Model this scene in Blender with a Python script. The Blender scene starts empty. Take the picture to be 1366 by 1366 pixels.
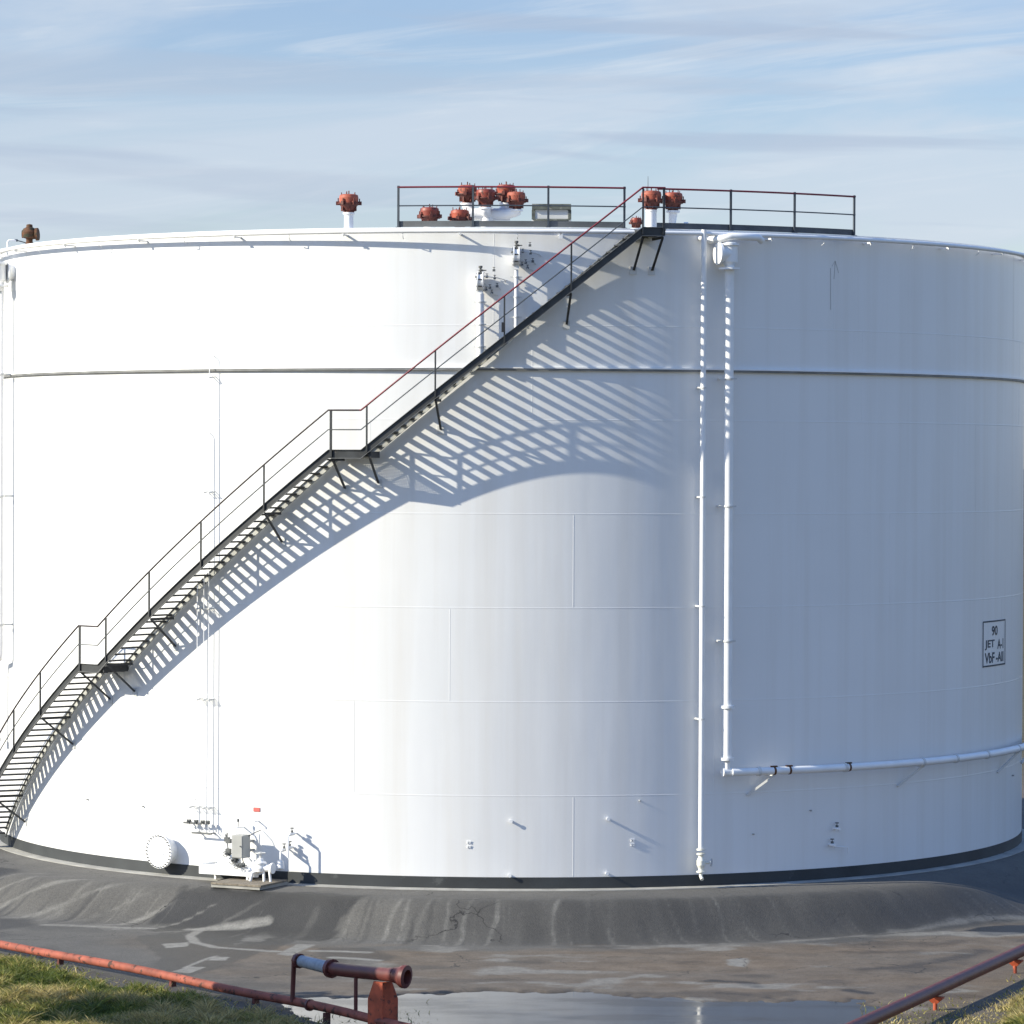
import bpy, bmesh, math, random
import numpy as np
from mathutils import Vector, Matrix, noise
random.seed(7)
R = 15.8                      # tank radius (m); tank axis at the world origin, camera on the -Y side
CAM_D, CAM_H = 115.08, 11.547
SUN_AZ, SUN_EL = math.radians(-73.8), math.radians(26.9)   # azimuth measured from -Y towards +X
FLOOR = -0.95
sc = bpy.context.scene
col = sc.collection

# ------------------------------------------------------------------ materials
def mat(name, color, rough=0.5, metal=0.0, var=0.0, vscale=3.0, bump=0.0, bscale=20.0, spots=None, spot_t=0.62, spot_scale=4.0, stretch=None):
    m = bpy.data.materials.new(name); m.use_nodes = True
    nt = m.node_tree; N = nt.nodes; L = nt.links
    b = N['Principled BSDF']
    b.inputs['Roughness'].default_value = rough; b.inputs['Metallic'].default_value = metal
    tc = N.new('ShaderNodeTexCoord'); src = tc.outputs['Object']
    if stretch:
        mp = N.new('ShaderNodeMapping'); mp.inputs['Scale'].default_value = stretch
        L.new(src, mp.inputs['Vector']); src = mp.outputs['Vector']
    c = None
    if var or spots:
        n = N.new('ShaderNodeTexNoise'); n.inputs['Scale'].default_value = vscale; n.inputs['Detail'].default_value = 6
        L.new(src, n.inputs['Vector'])
        r = N.new('ShaderNodeValToRGB')
        lo = [max(0, x * (1 - var)) for x in color]; hi = [min(1, x * (1 + var)) for x in color]
        r.color_ramp.elements[0].position = .3; r.color_ramp.elements[1].position = .7
        r.color_ramp.elements[0].color = (*lo, 1); r.color_ramp.elements[1].color = (*hi, 1)
        L.new(n.outputs['Fac'], r.inputs['Fac']); c = r.outputs['Color']
        if spots:
            n2 = N.new('ShaderNodeTexNoise'); n2.inputs['Scale'].default_value = spot_scale; n2.inputs['Detail'].default_value = 8
            n2.inputs['Roughness'].default_value = .65
            L.new(src, n2.inputs['Vector'])
            mr = N.new('ShaderNodeMapRange'); mr.inputs['From Min'].default_value = spot_t - .03; mr.inputs['From Max'].default_value = spot_t + .03
            L.new(n2.outputs['Fac'], mr.inputs['Value'])
            mx = N.new('ShaderNodeMix'); mx.data_type = 'RGBA'
            L.new(mr.outputs['Result'], mx.inputs['Factor']); L.new(c, mx.inputs['A']); mx.inputs['B'].default_value = (*spots, 1)
            c = mx.outputs['Result']
        L.new(c, b.inputs['Base Color'])
    else:
        b.inputs['Base Color'].default_value = (*color, 1)
    if bump:
        nb = N.new('ShaderNodeTexNoise'); nb.inputs['Scale'].default_value = bscale; nb.inputs['Detail'].default_value = 4
        L.new(src, nb.inputs['Vector'])
        bp = N.new('ShaderNodeBump'); bp.inputs['Strength'].default_value = bump; bp.inputs['Distance'].default_value = .02
        L.new(nb.outputs['Fac'], bp.inputs['Height']); L.new(bp.outputs['Normal'], b.inputs['Normal'])
    return m

M = {}
M['white'] = mat('white_paint', (.84, .84, .83), .4, var=.05, vscale=2.5)
M['pale'] = mat('pale_grey_paint', (.62, .62, .60), .45, var=.1, vscale=2)
M['cream'] = mat('cream_paint', (.78, .76, .66), .5, var=.06)
M['steel'] = mat('dark_stair_steel', (.034, .037, .039), .55, var=.35, vscale=3, spots=(.09, .08, .07), spot_t=.66)
M['steel_light'] = mat('weathered_stringer_paint', (.42, .42, .39), .5, var=.2, vscale=1.5, spots=(.16, .13, .10), spot_t=.68)
M['flange'] = mat('grey_flange_and_edge_highlight', (.19, .19, .185), .5, var=.3, vscale=2)  # light grey paints in the stringer's edge highlights; also on the stiffener flange
M['post'] = mat('blue_grey_post_and_toe_shade', (.055, .066, .078), .45, var=.25)
M['toe'] = mat('grey_toe_board', (.10, .105, .105), .6, var=.25, vscale=1.2)
M['rail_dark'] = mat('dark_brown_rail', (.035, .022, .022), .5, var=.3)
M['rail_red'] = mat('crimson_rail', (.18, .018, .028), .45, var=.2)
M['orange'] = mat('faded_red_valve_paint', (.34, .066, .032), .55, var=.3, vscale=5, spots=(.11, .035, .022), spot_t=.60, spot_scale=7)
M['orange_b'] = mat('bleached_red_valve_paint', (.37, .090, .050), .65, var=.3, vscale=4, spots=(.12, .04, .025), spot_t=.58, spot_scale=9)
M['orange_c'] = mat('deep_red_valve_paint', (.26, .048, .028), .5, var=.35, vscale=6, spots=(.08, .028, .02), spot_t=.57, spot_scale=6)
M['dark_red'] = mat('dark_rusty_red', (.115, .027, .018), .6, var=.4, vscale=6, spots=(.05, .02, .015), spot_t=.6, spot_scale=8)
M['rust'] = mat('brown_rust', (.12, .050, .020), .8, var=.4, vscale=7, spots=(.035, .035, .015), spot_t=.55, spot_scale=6)
M['fire_red'] = mat('faded_orange_pipe_paint', (.28, .074, .043), .75, var=.35, vscale=2.5, spots=(.060, .024, .015), spot_t=.585, spot_scale=4.5, bump=.3, bscale=12)
M['maroon'] = mat('maroon_pipe_red', (.12, .032, .026), .5, var=.22, vscale=3, spots=(.07, .025, .02), spot_t=.69, spot_scale=5)  # darker red than the orange pipe and feet
M['support'] = mat('orange_support_paint', (.42, .080, .032), .6, var=.3, vscale=4, spots=(.10, .03, .02), spot_t=.6, spot_scale=5)
M['galv'] = mat('galvanised_sleeve', (.29, .32, .35), .65, metal=.0, var=.2, vscale=8)
M['black'] = mat('black_rubber', (.018, .018, .020), .6)
M['cabinet'] = mat('grey_cabinet_paint', (.36, .36, .34), .5, var=.08)
M['wood'] = mat('weathered_pad_boards', (.20, .17, .13), .9, var=.4, vscale=3, stretch=(1, 8, 1), bump=.4)
M['bitumen'] = mat('bitumen_band', (.036, .040, .042), .7, var=.25, vscale=.8, spots=(.07, .075, .075), spot_t=.66, spot_scale=1.5)
M['ring'] = mat('pale_concrete_kerb', (.34, .33, .30), .9, var=.25, vscale=1.5, bump=.3)
M['sign_black'] = mat('sign_black_paint', (.030, .042, .06), .6)
M['label_red'] = mat('small_red_label', (.55, .12, .10), .6)
M['olive'] = mat('weathered_hatch_steel', (.11, .12, .10), .7, var=.5, vscale=5, spots=(.24, .24, .21), spot_t=.6, spot_scale=4)
M['roof'] = mat('roof_paint', (.55, .55, .53), .6, var=.12)

def tank_material():
    m = bpy.data.materials.new('white_tank_paint'); m.use_nodes = True
    nt = m.node_tree; N = nt.nodes; L = nt.links; b = N['Principled BSDF']
    b.inputs['Roughness'].default_value = .33; b.inputs['Specular IOR Level'].default_value = .6
    tc = N.new('ShaderNodeTexCoord')
    # vertical run-off streaks
    mp = N.new('ShaderNodeMapping'); mp.inputs['Scale'].default_value = (1.1, 1.1, .035)
    L.new(tc.outputs['Object'], mp.inputs['Vector'])
    n = N.new('ShaderNodeTexNoise'); n.inputs['Scale'].default_value = 1.6; n.inputs['Detail'].default_value = 7; n.inputs['Roughness'].default_value = .6
    L.new(mp.outputs['Vector'], n.inputs['Vector'])
    r = N.new('ShaderNodeValToRGB'); e = r.color_ramp.elements
    e[0].position = .30; e[0].color = (.752, .740, .714, 1); e[1].position = .56; e[1].color = (.80, .80, .79, 1)
    L.new(n.outputs['Fac'], r.inputs['Fac'])
    n2 = N.new('ShaderNodeTexNoise'); n2.inputs['Scale'].default_value = .35; n2.inputs['Detail'].default_value = 5
    L.new(tc.outputs['Object'], n2.inputs['Vector'])
    mr = N.new('ShaderNodeMapRange'); mr.inputs['From Min'].default_value = .35; mr.inputs['From Max'].default_value = .7
    mr.inputs['To Min'].default_value = .96; mr.inputs['To Max'].default_value = 1.0
    L.new(n2.outputs['Fac'], mr.inputs['Value'])
    mx = N.new('ShaderNodeMix'); mx.data_type = 'RGBA'; mx.blend_type = 'MULTIPLY'; mx.inputs['Factor'].default_value = 1
    L.new(r.outputs['Color'], mx.inputs['A']); L.new(mr.outputs['Result'], mx.inputs['B'])
    L.new(mx.outputs['Result'], b.inputs['Base Color'])
    # slight plate waviness
    mp2 = N.new('ShaderNodeMapping'); mp2.inputs['Scale'].default_value = (1, 1, .25)
    L.new(tc.outputs['Object'], mp2.inputs['Vector'])
    n3 = N.new('ShaderNodeTexNoise'); n3.inputs['Scale'].default_value = .9; n3.inputs['Detail'].default_value = 2
    L.new(mp2.outputs['Vector'], n3.inputs['Vector'])
    bp = N.new('ShaderNodeBump'); bp.inputs['Strength'].default_value = .25; bp.inputs['Distance'].default_value = .05
    L.new(n3.outputs['Fac'], bp.inputs['Height']); L.new(bp.outputs['Normal'], b.inputs['Normal'])
    return m
M['tank'] = tank_material()

# ------------------------------------------------------------------ mesh builder
class MB:
    def __init__(s): s.v = []; s.f = []; s.smooth = []; s.sharp = []
    def add(s, verts, faces, smooth=False):
        o = len(s.v); s.v += [tuple(v) for v in verts]
        for f in faces: s.f.append(tuple(i + o for i in f)); s.smooth.append(smooth)
        return o
    def hexa(s, p):   # 8 points: bottom quad 0-3, top quad 4-7
        s.add(p, [(0, 3, 2, 1), (4, 5, 6, 7), (0, 1, 5, 4), (1, 2, 6, 5), (2, 3, 7, 6), (3, 0, 4, 7)])
    def box(s, c, ax, ay, az, hx, hy, hz):
        c = Vector(c); ax = Vector(ax) * hx; ay = Vector(ay) * hy; az = Vector(az) * hz
        s.hexa([c - ax - ay - az, c + ax - ay - az, c + ax + ay - az, c - ax + ay - az,
                c - ax - ay + az, c + ax - ay + az, c + ax + ay + az, c - ax + ay + az])
    def ring_frames(s, pts):
        pts = [Vector(p) for p in pts]; n = len(pts); T = []
        for i in range(n):
            a = pts[max(i - 1, 0)]; b = pts[min(i + 1, n - 1)]
            d0 = (pts[i] - a).normalized() if i else (b - pts[i]).normalized()
            d1 = (b - pts[i]).normalized() if i < n - 1 else d0
            t = (d0 + d1); T.append((t.normalized() if t.length > 1e-6 else d0, d0))
        up = Vector((0, 0, 1))
        if abs(T[0][0].dot(up)) > .9: up = Vector((1, 0, 0))
        fr = []; x = T[0][0].cross(up).normalized()
        for (t, d0) in T:
            x = (x - t * x.dot(t))
            if x.length < 1e-5: x = t.orthogonal()
            x.normalize(); y = t.cross(x)
            k = max(.35, t.dot(d0)); fr.append((x, y, 1 / k))
        return pts, fr
    def tube(s, pts, r, n=8, closed=False, caps=True):
        pts, fr = s.ring_frames(pts); m = len(pts); rr = r if isinstance(r, (list, tuple)) else [r] * m
        vs = []
        for p, (x, y, k), q in zip(pts, fr, rr):
            for j in range(n):
                a = 2 * math.pi * j / n
                vs.append(p + (x * math.cos(a) + y * math.sin(a)) * q)
        fs = [(i * n + j, i * n + (j + 1) % n, (i + 1) * n + (j + 1) % n, (i + 1) * n + j) for i in range(m - 1) for j in range(n)]
        s.add(vs, fs, True)
        if caps:
            s.add(vs[:n], [tuple(range(n - 1, -1, -1))]); s.add(vs[-n:], [tuple(range(n))])
    def cyl(s, a, b, r, n=12, r2=None):
        s.tube([a, b], [r, r if r2 is None else r2], n)
    def lathe(s, prof, c=(0, 0, 0), axis=(0, 0, 1), n=20):
        ax = Vector(axis).normalized(); x = ax.orthogonal().normalized(); y = ax.cross(x); c = Vector(c)
        for k in range(len(prof) - 1):       # each band apart so that profile corners stay crisp
            vs = []
            for (r, h) in prof[k:k + 2]:
                for j in range(n):
                    a = 2 * math.pi * j / n
                    vs.append(c + ax * h + (x * math.cos(a) + y * math.sin(a)) * r)
            s.add(vs, [(j, (j + 1) % n, n + (j + 1) % n, n + j) for j in range(n)], True)
    def torus(s, c, axis, r, q, n=16, m=6):
        ax = Vector(axis).normalized(); x = ax.orthogonal().normalized(); y = ax.cross(x); c = Vector(c); vs = []
        for i in range(n):
            a = 2 * math.pi * i / n; d = x * math.cos(a) + y * math.sin(a)
            for j in range(m):
                b = 2 * math.pi * j / m
                vs.append(c + d * (r + q * math.cos(b)) + ax * q * math.sin(b))
        s.add(vs, [(i * m + j, ((i + 1) % n) * m + j, ((i + 1) % n) * m + (j + 1) % m, i * m + (j + 1) % m) for i in range(n) for j in range(m)], True)
    def handwheel(s, c, axis, r, q=.012):
        ax = Vector(axis).normalized(); x = ax.orthogonal().normalized(); y = ax.cross(x); c = Vector(c)
        s.torus(c, ax, r, q)
        for d in (x, y): s.cyl(c - d * r, c + d * r, q * .7, 6)
        s.cyl(c - ax * r * .25, c + ax * r * .25, q * 1.8, 8)
    def build(s, name, material, parent=None, label=None):
        me = bpy.data.meshes.new(name)
        off = Vector((0, 0, 0))
        p = parent
        while p is not None: off += p.location; p = p.parent
        me.from_pydata([tuple(Vector(v) - off) for v in s.v], [], s.f)
        me.polygons.foreach_set('use_smooth', s.smooth)
        me.materials.append(material)
        bm = bmesh.new(); bm.from_mesh(me); bmesh.ops.recalc_face_normals(bm, faces=bm.faces); bm.to_mesh(me); bm.free()
        me.update()
        o = bpy.data.objects.new(name, me); col.objects.link(o)
        if parent is not None: o.parent = parent
        if label: o['label'] = label
        return o

def empty(name, loc, label, cat, group=None):
    o = bpy.data.objects.new(name, None); o.empty_display_size = .3; o.location = loc; col.objects.link(o)
    o['label'] = label; o['category'] = cat
    if group: o['group'] = group
    return o
def copy_tree(o, parent=None):
    c = o.copy(); col.objects.link(c); c.parent = parent
    for ch in list(o.children): copy_tree(ch, c)
    return c

# ------------------------------------------------------------------ tank frame helpers
def P(th, p, z):              # th in degrees, p = distance out from the wall
    a = math.radians(th); r = R + p
    return Vector((r * math.sin(a), -r * math.cos(a), z))
def out(th): a = math.radians(th); return Vector((math.sin(a), -math.cos(a), 0))
def tan(th): a = math.radians(th); return Vector((math.cos(a), math.sin(a), 0))
UP = Vector((0, 0, 1))
def lin(nodes, t):
    if t <= nodes[0][0]: return nodes[0][1]
    for (a, za), (b, zb) in zip(nodes, nodes[1:]):
        if t <= b: return za + (zb - za) * (t - a) / (b - a)
    return nodes[-1][1]
def frange(a, b, step):
    n = max(1, int(math.ceil((b - a) / step))); return [a + (b - a) * i / n for i in range(n + 1)]

# ------------------------------------------------------------------ the tank
ZT = 17.74
tank = empty('storage_tank', (0, 0, 0), 'huge white cylindrical fuel storage tank standing on an asphalt mound', 'tank')
def revolve(prof, a0=-180., a1=180., step=.75, smooth=True):
    mb = MB()
    th = frange(a0, a1, step)
    full = abs(a1 - a0 - 360) < 1e-6
    if full: th = th[:-1]
    n = len(th)
    for (r0, z0), (r1, z1) in zip(prof, prof[1:]):
        vs = []
        for t in th: vs.append(P(t, r0 - R, z0))
        for t in th: vs.append(P(t, r1 - R, z1))
        mb.add(vs, [(j, (j + 1) % n, n + (j + 1) % n, n + j) for j in range(n if full else n - 1)], smooth)
    return mb
seams = [2.49, 5.02, 7.55, 10.08, 12.61, 15.14]
prof = [(R, .30)]
for z in seams:
    prof += [(R, z - .022), (R + .0026, z - .008), (R + .0026, z + .008), (R, z + .022)]
prof += [(R, ZT)]
sh = revolve(prof)
# vertical welds, staggered from course to course
levels = [.30] + seams + [ZT]
step = 360 * 9.5 / (2 * math.pi * R)
for k in range(len(levels) - 1):
    off = {0: 6.2, 1: -17.5 + 2.0, 2: -5.95, 3: 6.1, 4: -14.0, 5: 2.0, 6: 34.2}[k]
    for j in range(10):
        t = off + j * 36 - 180
        z0, z1 = levels[k] + .03, levels[k + 1] - .03
        w = .018
        a, b_ = P(t, 0, 0), tan(t)
        o_ = out(t)
        pts = [(-w, -.004), (-w * .5, .003), (w * .5, .003), (w, -.004)]
        vs = [a + b_ * s_ + o_ * q + UP * z for z in (z0, z1) for (s_, q) in pts]
        sh.add(vs, [(0, 1, 5, 4), (1, 2, 6, 5), (2, 3, 7, 6), (0, 4, 7, 3)], False)
sh.build('shell', M['tank'], tank)
revolve([(R - .01, 0), (R + .012, .0), (R + .012, .305), (R - .01, .305)]).build('base_band', M['bitumen'], tank)
revolve([(R, 13.985), (R + .10, 13.985), (R + .10, 14.02), (R, 14.02)]).build('stiffener_ring', M['white'], tank)
revolve([(R + .001, 13.93), (R + .085, 13.93), (R + .085, 13.982), (R + .001, 13.982)]).build('stiffener_flange', M['flange'], tank)
revolve([(R - .25, ZT), (R - .25, ZT + .03), (R + .05, ZT + .03), (R + .05, ZT - .055), (R + .002, ZT - .055)]).build('rim_angle', M['white'], tank)
rf = revolve([(R - .05, ZT + .02), (R * .66, ZT + .22), (R * .33, ZT + .38), (.6, ZT + .45)])
rf.add([P(t, .6 - R, ZT + .45) for t in frange(-180, 180, 15)[:-1]], [tuple(range(24))])
rf.build('roof', M['roof'], tank)

def manhole(th, z):
    o = out(th); c = P(th, 0, z)
    nk = MB(); nk.lathe([(.36, -.1), (.36, .27), (.47, .27), (.47, .335)], c, o, 28); n_ = nk.build('manhole', M['white'], tank)
    cv = MB(); cv.lathe([(.475, .338), (.475, .385), (.0, .392)], c, o, 32); cv.build('manhole_cover', M['white'], n_)
    x = tan(th)
    for k in range(28):
        a = 2 * math.pi * k / 28; q = c + (x * math.cos(a) + UP * math.sin(a)) * .435
        bl = MB(); bl.cyl(q + o * .30, q + o * .43, .017, 6); bl.build('bolt', M['black'], n_)
    for s_ in (-1, 1):
        q = c + x * .17 * s_ + o * .39
        hd = MB(); hd.tube([q - UP * .06, q - UP * .06 + o * .06, q + UP * .06 + o * .06, q + UP * .06], .009, 6); hd.build('handle', M['white'], n_)
manhole(-36.9, .66)
for (th, z) in [(0.1, 1.82), (9.6, 1.87), (0.0, .36), (9.5, .40)]:
    s_ = MB(); s_.cyl(P(th, -.02, z), P(th, .085, z), .035, 10); s_.cyl(P(th, .085, z), P(th, .10, z), .05, 10); s_.build('stud', M['white'], tank)
for (th, z) in [(-49.2, 1.85), (-40.3, 1.82), (24.8, 1.35), (70.9, 2.2), (31.5, 1.92), (12.8, 2.35)]:
    s_ = MB(); s_.cyl(P(th, -.02, z), P(th, .07, z), .022, 8); s_.build('earth_lug', M['cabinet'], tank)
for (th, z) in [(-4.0, 1.18), (12.1, 1.22)]:
    for dz in (-.06, .06):
        for dt in (-.12, .12):
            s_ = MB(); s_.box(P(th + dt, .012, z + dz), tan(th), out(th), UP, .012, .012, .035)
            s_.box(P(th + dt, .020, z + dz + .024), tan(th), out(th), UP, .030, .005, .010); s_.build('lug', M['white'], tank)
# rain-stain runs built as thin rods near the rim, right of the foam chamber
st = MB()
for (t0, z0, t1, z1, w) in [(34.3, 17.05, 34.15, 16.55, .007), (34.3, 17.05, 34.75, 16.72, .005), (33.7, 16.85, 33.75, 15.7, .005), (33.9, 16.9, 34.3, 17.06, .004)]:
    a, b_ = P(t0, .004, z0), P(t1, .004, z1); st.tube([a, b_], w, 5)
st.build('stain_run', M['cabinet'], tank)

# ------------------------------------------------------------------ stairway wound round the tank
PO = 1.07
nodes = [(-71.2, .25), (-45.55, 5.75), (-42.75, 5.75), (-16.85, 11.74), (-13.75, 11.74), (11.85, 17.70), (13.95, 17.70)]
stair = empty('spiral_stairway', P(-71, .6, 0), 'dark steel stairway curving up the front of the white tank', 'stairs')
def helix_band(nodes_, t0, t1, p0, p1, zlo, zhi, step=.5):
    ts = sorted(set([round(t, 4) for t in frange(t0, t1, step)] + [n_[0] for n_ in nodes_ if t0 < n_[0] < t1]))
    mb = MB(); vs = []
    for t in ts:
        z = lin(nodes_, t)
        vs += [P(t, p0, z + zlo), P(t, p1, z + zlo), P(t, p1, z + zhi), P(t, p0, z + zhi)]
    fs = []
    for i in range(len(ts) - 1):
        for j in range(4): fs.append((i * 4 + j, i * 4 + (j + 1) % 4, (i + 1) * 4 + (j + 1) % 4, (i + 1) * 4 + j))
    fs += [(3, 2, 1, 0), tuple(len(ts) * 4 - 4 + j for j in range(4))]
    mb.add(vs, fs); return mb
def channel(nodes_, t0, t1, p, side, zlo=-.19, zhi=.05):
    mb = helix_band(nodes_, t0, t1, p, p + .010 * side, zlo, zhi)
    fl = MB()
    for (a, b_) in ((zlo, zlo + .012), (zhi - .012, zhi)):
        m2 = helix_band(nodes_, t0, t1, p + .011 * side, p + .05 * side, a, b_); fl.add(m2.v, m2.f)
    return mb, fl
cw, cf = channel(nodes, -71.2, 13.95, PO, 1); os_ = cw.build('outer_stringer', M['steel'], stair); cf.build('flange', M['flange'], os_)  # outer flange lighter than its web: highlight lines put into the colour
cw, cf = channel(nodes, -70.2, 13.3, .09, 1, -.20, .04); os_ = cw.build('inner_stringer', M['steel_light'], stair); cf.build('flange', M['steel_light'], os_)
# treads
TREADS = []
def flight(t0, z0, t1, z1, n):
    for k in range(1, n):
        f = k / n; TREADS.append((t0 + (t1 - t0) * f, z0 + (z1 - z0) * f))
flight(-71.2, .25, -45.55, 5.75, 31); flight(-42.75, 5.75, -16.85, 11.74, 32); flight(-13.75, 11.74, 11.85, 17.70, 32)
for k, (t, z) in enumerate(TREADS):
    mb = MB(); hw = .098; n_ = 4
    slots = k in (72, 78)
    q0, q1 = .145, PO - .012
    if slots:
        for d in (-.085, -.03, .025, .08):
            a = P(t, q0, z - .03) + tan(t) * d; b_ = P(t, q1, z - .03) + tan(t) * d
            mb.box((a + b_) / 2, out(t), tan(t), UP, (q1 - q0) / 2, .011, .014)
    else:
        mb.box(P(t, (q0 + q1) / 2, z - .02), out(t), tan(t), UP, (q1 - q0) / 2, hw, .005)
        mb.box(P(t, (q0 + q1) / 2, z - .036) - tan(t) * (hw + .004), out(t), tan(t), UP, (q1 - q0) / 2, .0035, .021)
        mb.box(P(t, (q0 + q1) / 2, z - .036) + tan(t) * (hw + .004), out(t), tan(t), UP, (q1 - q0) / 2, .0035, .021)
    for q in (q0 + .014, q1 - .014):
        mb.box(P(t, q, z - .05), out(t), tan(t), UP, .006, hw * .9, .024)
    mb.build('tread', M['steel'], stair)
# landings of open grating
def landing(t0, t1, z):
    mb = MB()
    for t in frange(t0, t1, .20):
        a, b_ = P(t, .16, z - .03), P(t, PO - .01, z - .03)
        mb.box((a + b_) / 2, out(t), tan(t), UP, (a - b_).length / 2, .003, .006)
    for p in frange(.17, PO - .02, .040):
        L_ = (P(t1, p, z) - P(t0, p, z)); mb.box((P(t0, p, z - .02) + P(t1, p, z - .02)) / 2, L_.normalized(), out((t0 + t1) / 2), UP, L_.length / 2, .003, .009)
    for t in (t0, t1):
        mb.box(P(t, (.15 + PO) / 2, z - .085), out(t), tan(t), UP, (PO - .17) / 2, .02, .085)
    for p in (.12, PO - .06):
        L_ = (P(t1, p, z) - P(t0, p, z)); mb.box((P(t0, p, z - .075) + P(t1, p, z - .075)) / 2, L_.normalized(), out((t0 + t1) / 2), UP, L_.length / 2, .006, .055)
    return mb
landing(-45.5, -42.1, 5.75).build('landing', M['steel'], stair)
landing(-16.8, -12.9, 11.74).build('landing', M['steel'], stair)
tp = MB(); tp.box(P(12.9, .45, 17.68), out(12.9), tan(12.9), UP, .62, .34, .02); tp.box(P(12.9, .45, 17.60), out(12.9), tan(12.9), UP, .60, .33, .055); tp.build('landing', M['steel'], stair)
# handrails
def rail_path(ts, p, dz):
    return [P(t, p, lin(nodes, t) + dz) for t in ts]
PR = PO + .04
def ts_of(a, b_):
    return sorted(set(frange(a, b_, .6) + [n_[0] for n_ in nodes if a < n_[0] < b_]))
for (a, b_, mt) in [(-71.0, -42.75, 'rail_dark'), (-42.75, -13.9, 'rail_dark'), (-13.9, 13.95, 'rail_red')]:  # two lower stretches dark brown, upper one crimson
    mb = MB(); mb.tube(rail_path(ts_of(a, b_), PR, 1.10), .024, 8); mb.build('handrail', M[mt], stair)
    mb = MB(); mb.tube(rail_path(ts_of(a, b_), PR, .58), .017, 6); mb.build('knee_rail', M['post' if mt == 'rail_red' else 'toe'], stair)
posts = [-68.5, -63.0, -57.42, -52.0, -45.4, -41.6, -35.95, -29.9, -23.2, -16.6, -13.2, -6.9, -.68, 5.33, 11.87, 13.8]
for t in posts:
    z = lin(nodes, t); mb = MB(); hw = .032 if t in (-45.4, -16.6) else .021
    mb.box(P(t, PR - .005, z + .47), out(t), tan(t), UP, .02, hw, .615); mb.build('rail_post', M['steel'], stair)
# angle-iron brackets down to the wall
for t in [-63.6, -52.0, -45.4, -41.6, -35.9, -23.2, -16.5, -13.1, -6.9, 5.3, 11.9, 13.75]:
    z = lin(nodes, t); mb = MB()
    h = 1.0 if t > 10 else .95
    a, b_ = P(t, PO - .01, z - .22), P(t, .04, z - h - .05)
    d = (b_ - a).normalized(); n_ = tan(t)
    mb.box((a + b_) / 2, d, n_, d.cross(n_), (b_ - a).length / 2, .028, .006)
    mb.box((a + b_) / 2 + n_ * .028, d, n_, d.cross(n_), (b_ - a).length / 2, .005, .028)
    mb.box(P(t, PO / 2 + .04, z - .22), out(t), tan(t), UP, PO / 2 - .07, .025, .035)
    k_ = mb.build('bracket', M['steel'], stair)
    fp = MB(); fp.box(P(t, .018, z - h - .06), out(t), tan(t), UP, .016, .09, .11); fp.build('foot_plate', M['pale'], k_)
gb = MB(); gb.box(P(-.78, PR + .01, 15.05), out(-.78), tan(-.78), UP, .04, .045, .13); gb.build('junction_box', M['black'], stair)

# ------------------------------------------------------------------ rim guardrails
def guardrail(t_posts, t0, t1, label, rail_m, toe_m):
    root = empty('guardrail', P((t0 + t1) / 2, -.1, ZT), label, 'railing', 'guardrails along the tank rim')
    for t in t_posts:
        mb = MB(); mb.box(P(t, -.1, ZT + .58), out(t), tan(t), UP, .022, .028, .58); mb.box(P(t, -.1, ZT + .04), out(t), tan(t), UP, .06, .06, .012)
        mb.build('rail_post', M['post'], root)
    for (dz, r_, mt, nm) in ((1.12, .026, rail_m, 'handrail'), (.62, .018, 'post', 'knee_rail')):
        mb = MB(); mb.tube([P(t, -.1, ZT + dz) for t in frange(t0, t1, 1)], r_, 8); mb.build(nm, M[mt], root)
    band = [(t0, 0), (t1, 0)]
    mb = MB(); ts = frange(t0, t1, .8); vs = []
    for t in ts: vs += [P(t, -.135, ZT + .05), P(t, -.128, ZT + .05), P(t, -.128, ZT + .21), P(t, -.135, ZT + .21)]
    mb.add(vs, [(i * 4 + j, i * 4 + (j + 1) % 4, i * 4 + 4 + (j + 1) % 4, i * 4 + 4 + j) for i in range(len(ts) - 1) for j in range(4)])
    mb.build('toe_board', M[toe_m], root)
guardrail([-11.28, -3.87, 3.52, 11.07], -11.4, 11.2, 'dark steel rim guardrail with crimson top rail, left of the stair head', 'rail_red', 'toe')
guardrail([15.1, 22.2, 29.5, 37.1], 14.4, 37.25, 'dark steel rim guardrail right of the stair head, ending above the shaded wall', 'rail_red', 'post')  # toe board darker than the left one: its shade is put into the colour

# ------------------------------------------------------------------ spray ring pipe round the rim
ring = empty('spray_ring_pipe', P(0, .35, 17.65), 'thin white spray pipe ringing the tank just below its rim', 'pipe')
mb = MB(); ts = frange(-180, 180, 1.0)
PP = .33
mb.tube([P(t, PP, 17.65) for t in ts], .058, 10, caps=False); mb.build('pipe', M['white'], ring)
for k, t in enumerate([-76, -64, -52, -40, -28, -16.4, -5, 4.6, 26, 38, 50, 62, 74]):
    mb = MB(); mb.box(P(t, PP / 2, 17.57), out(t), tan(t), UP, PP / 2 + .05, .025, .02)
    mb.box(P(t, PP - .02, 17.60), out(t), tan(t), UP, .012, .012, .09)
    if t == 4.6: mb.box(P(t, PP + .02, 17.52), out(t), tan(t), UP, .03, .05, .07)
    mb.build('bracket', M['white'], ring)
for t in (-70, -58, -46, -34, -22.0, -10.5, .5, 21, 32, 44, 56):
    mb = MB(); mb.tube([P(t, PP, 17.60), P(t, PP, 17.50), P(t, PP - .10, 17.45)], .014, 6); mb.build('spray_nozzle', M['white'], ring)

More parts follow.
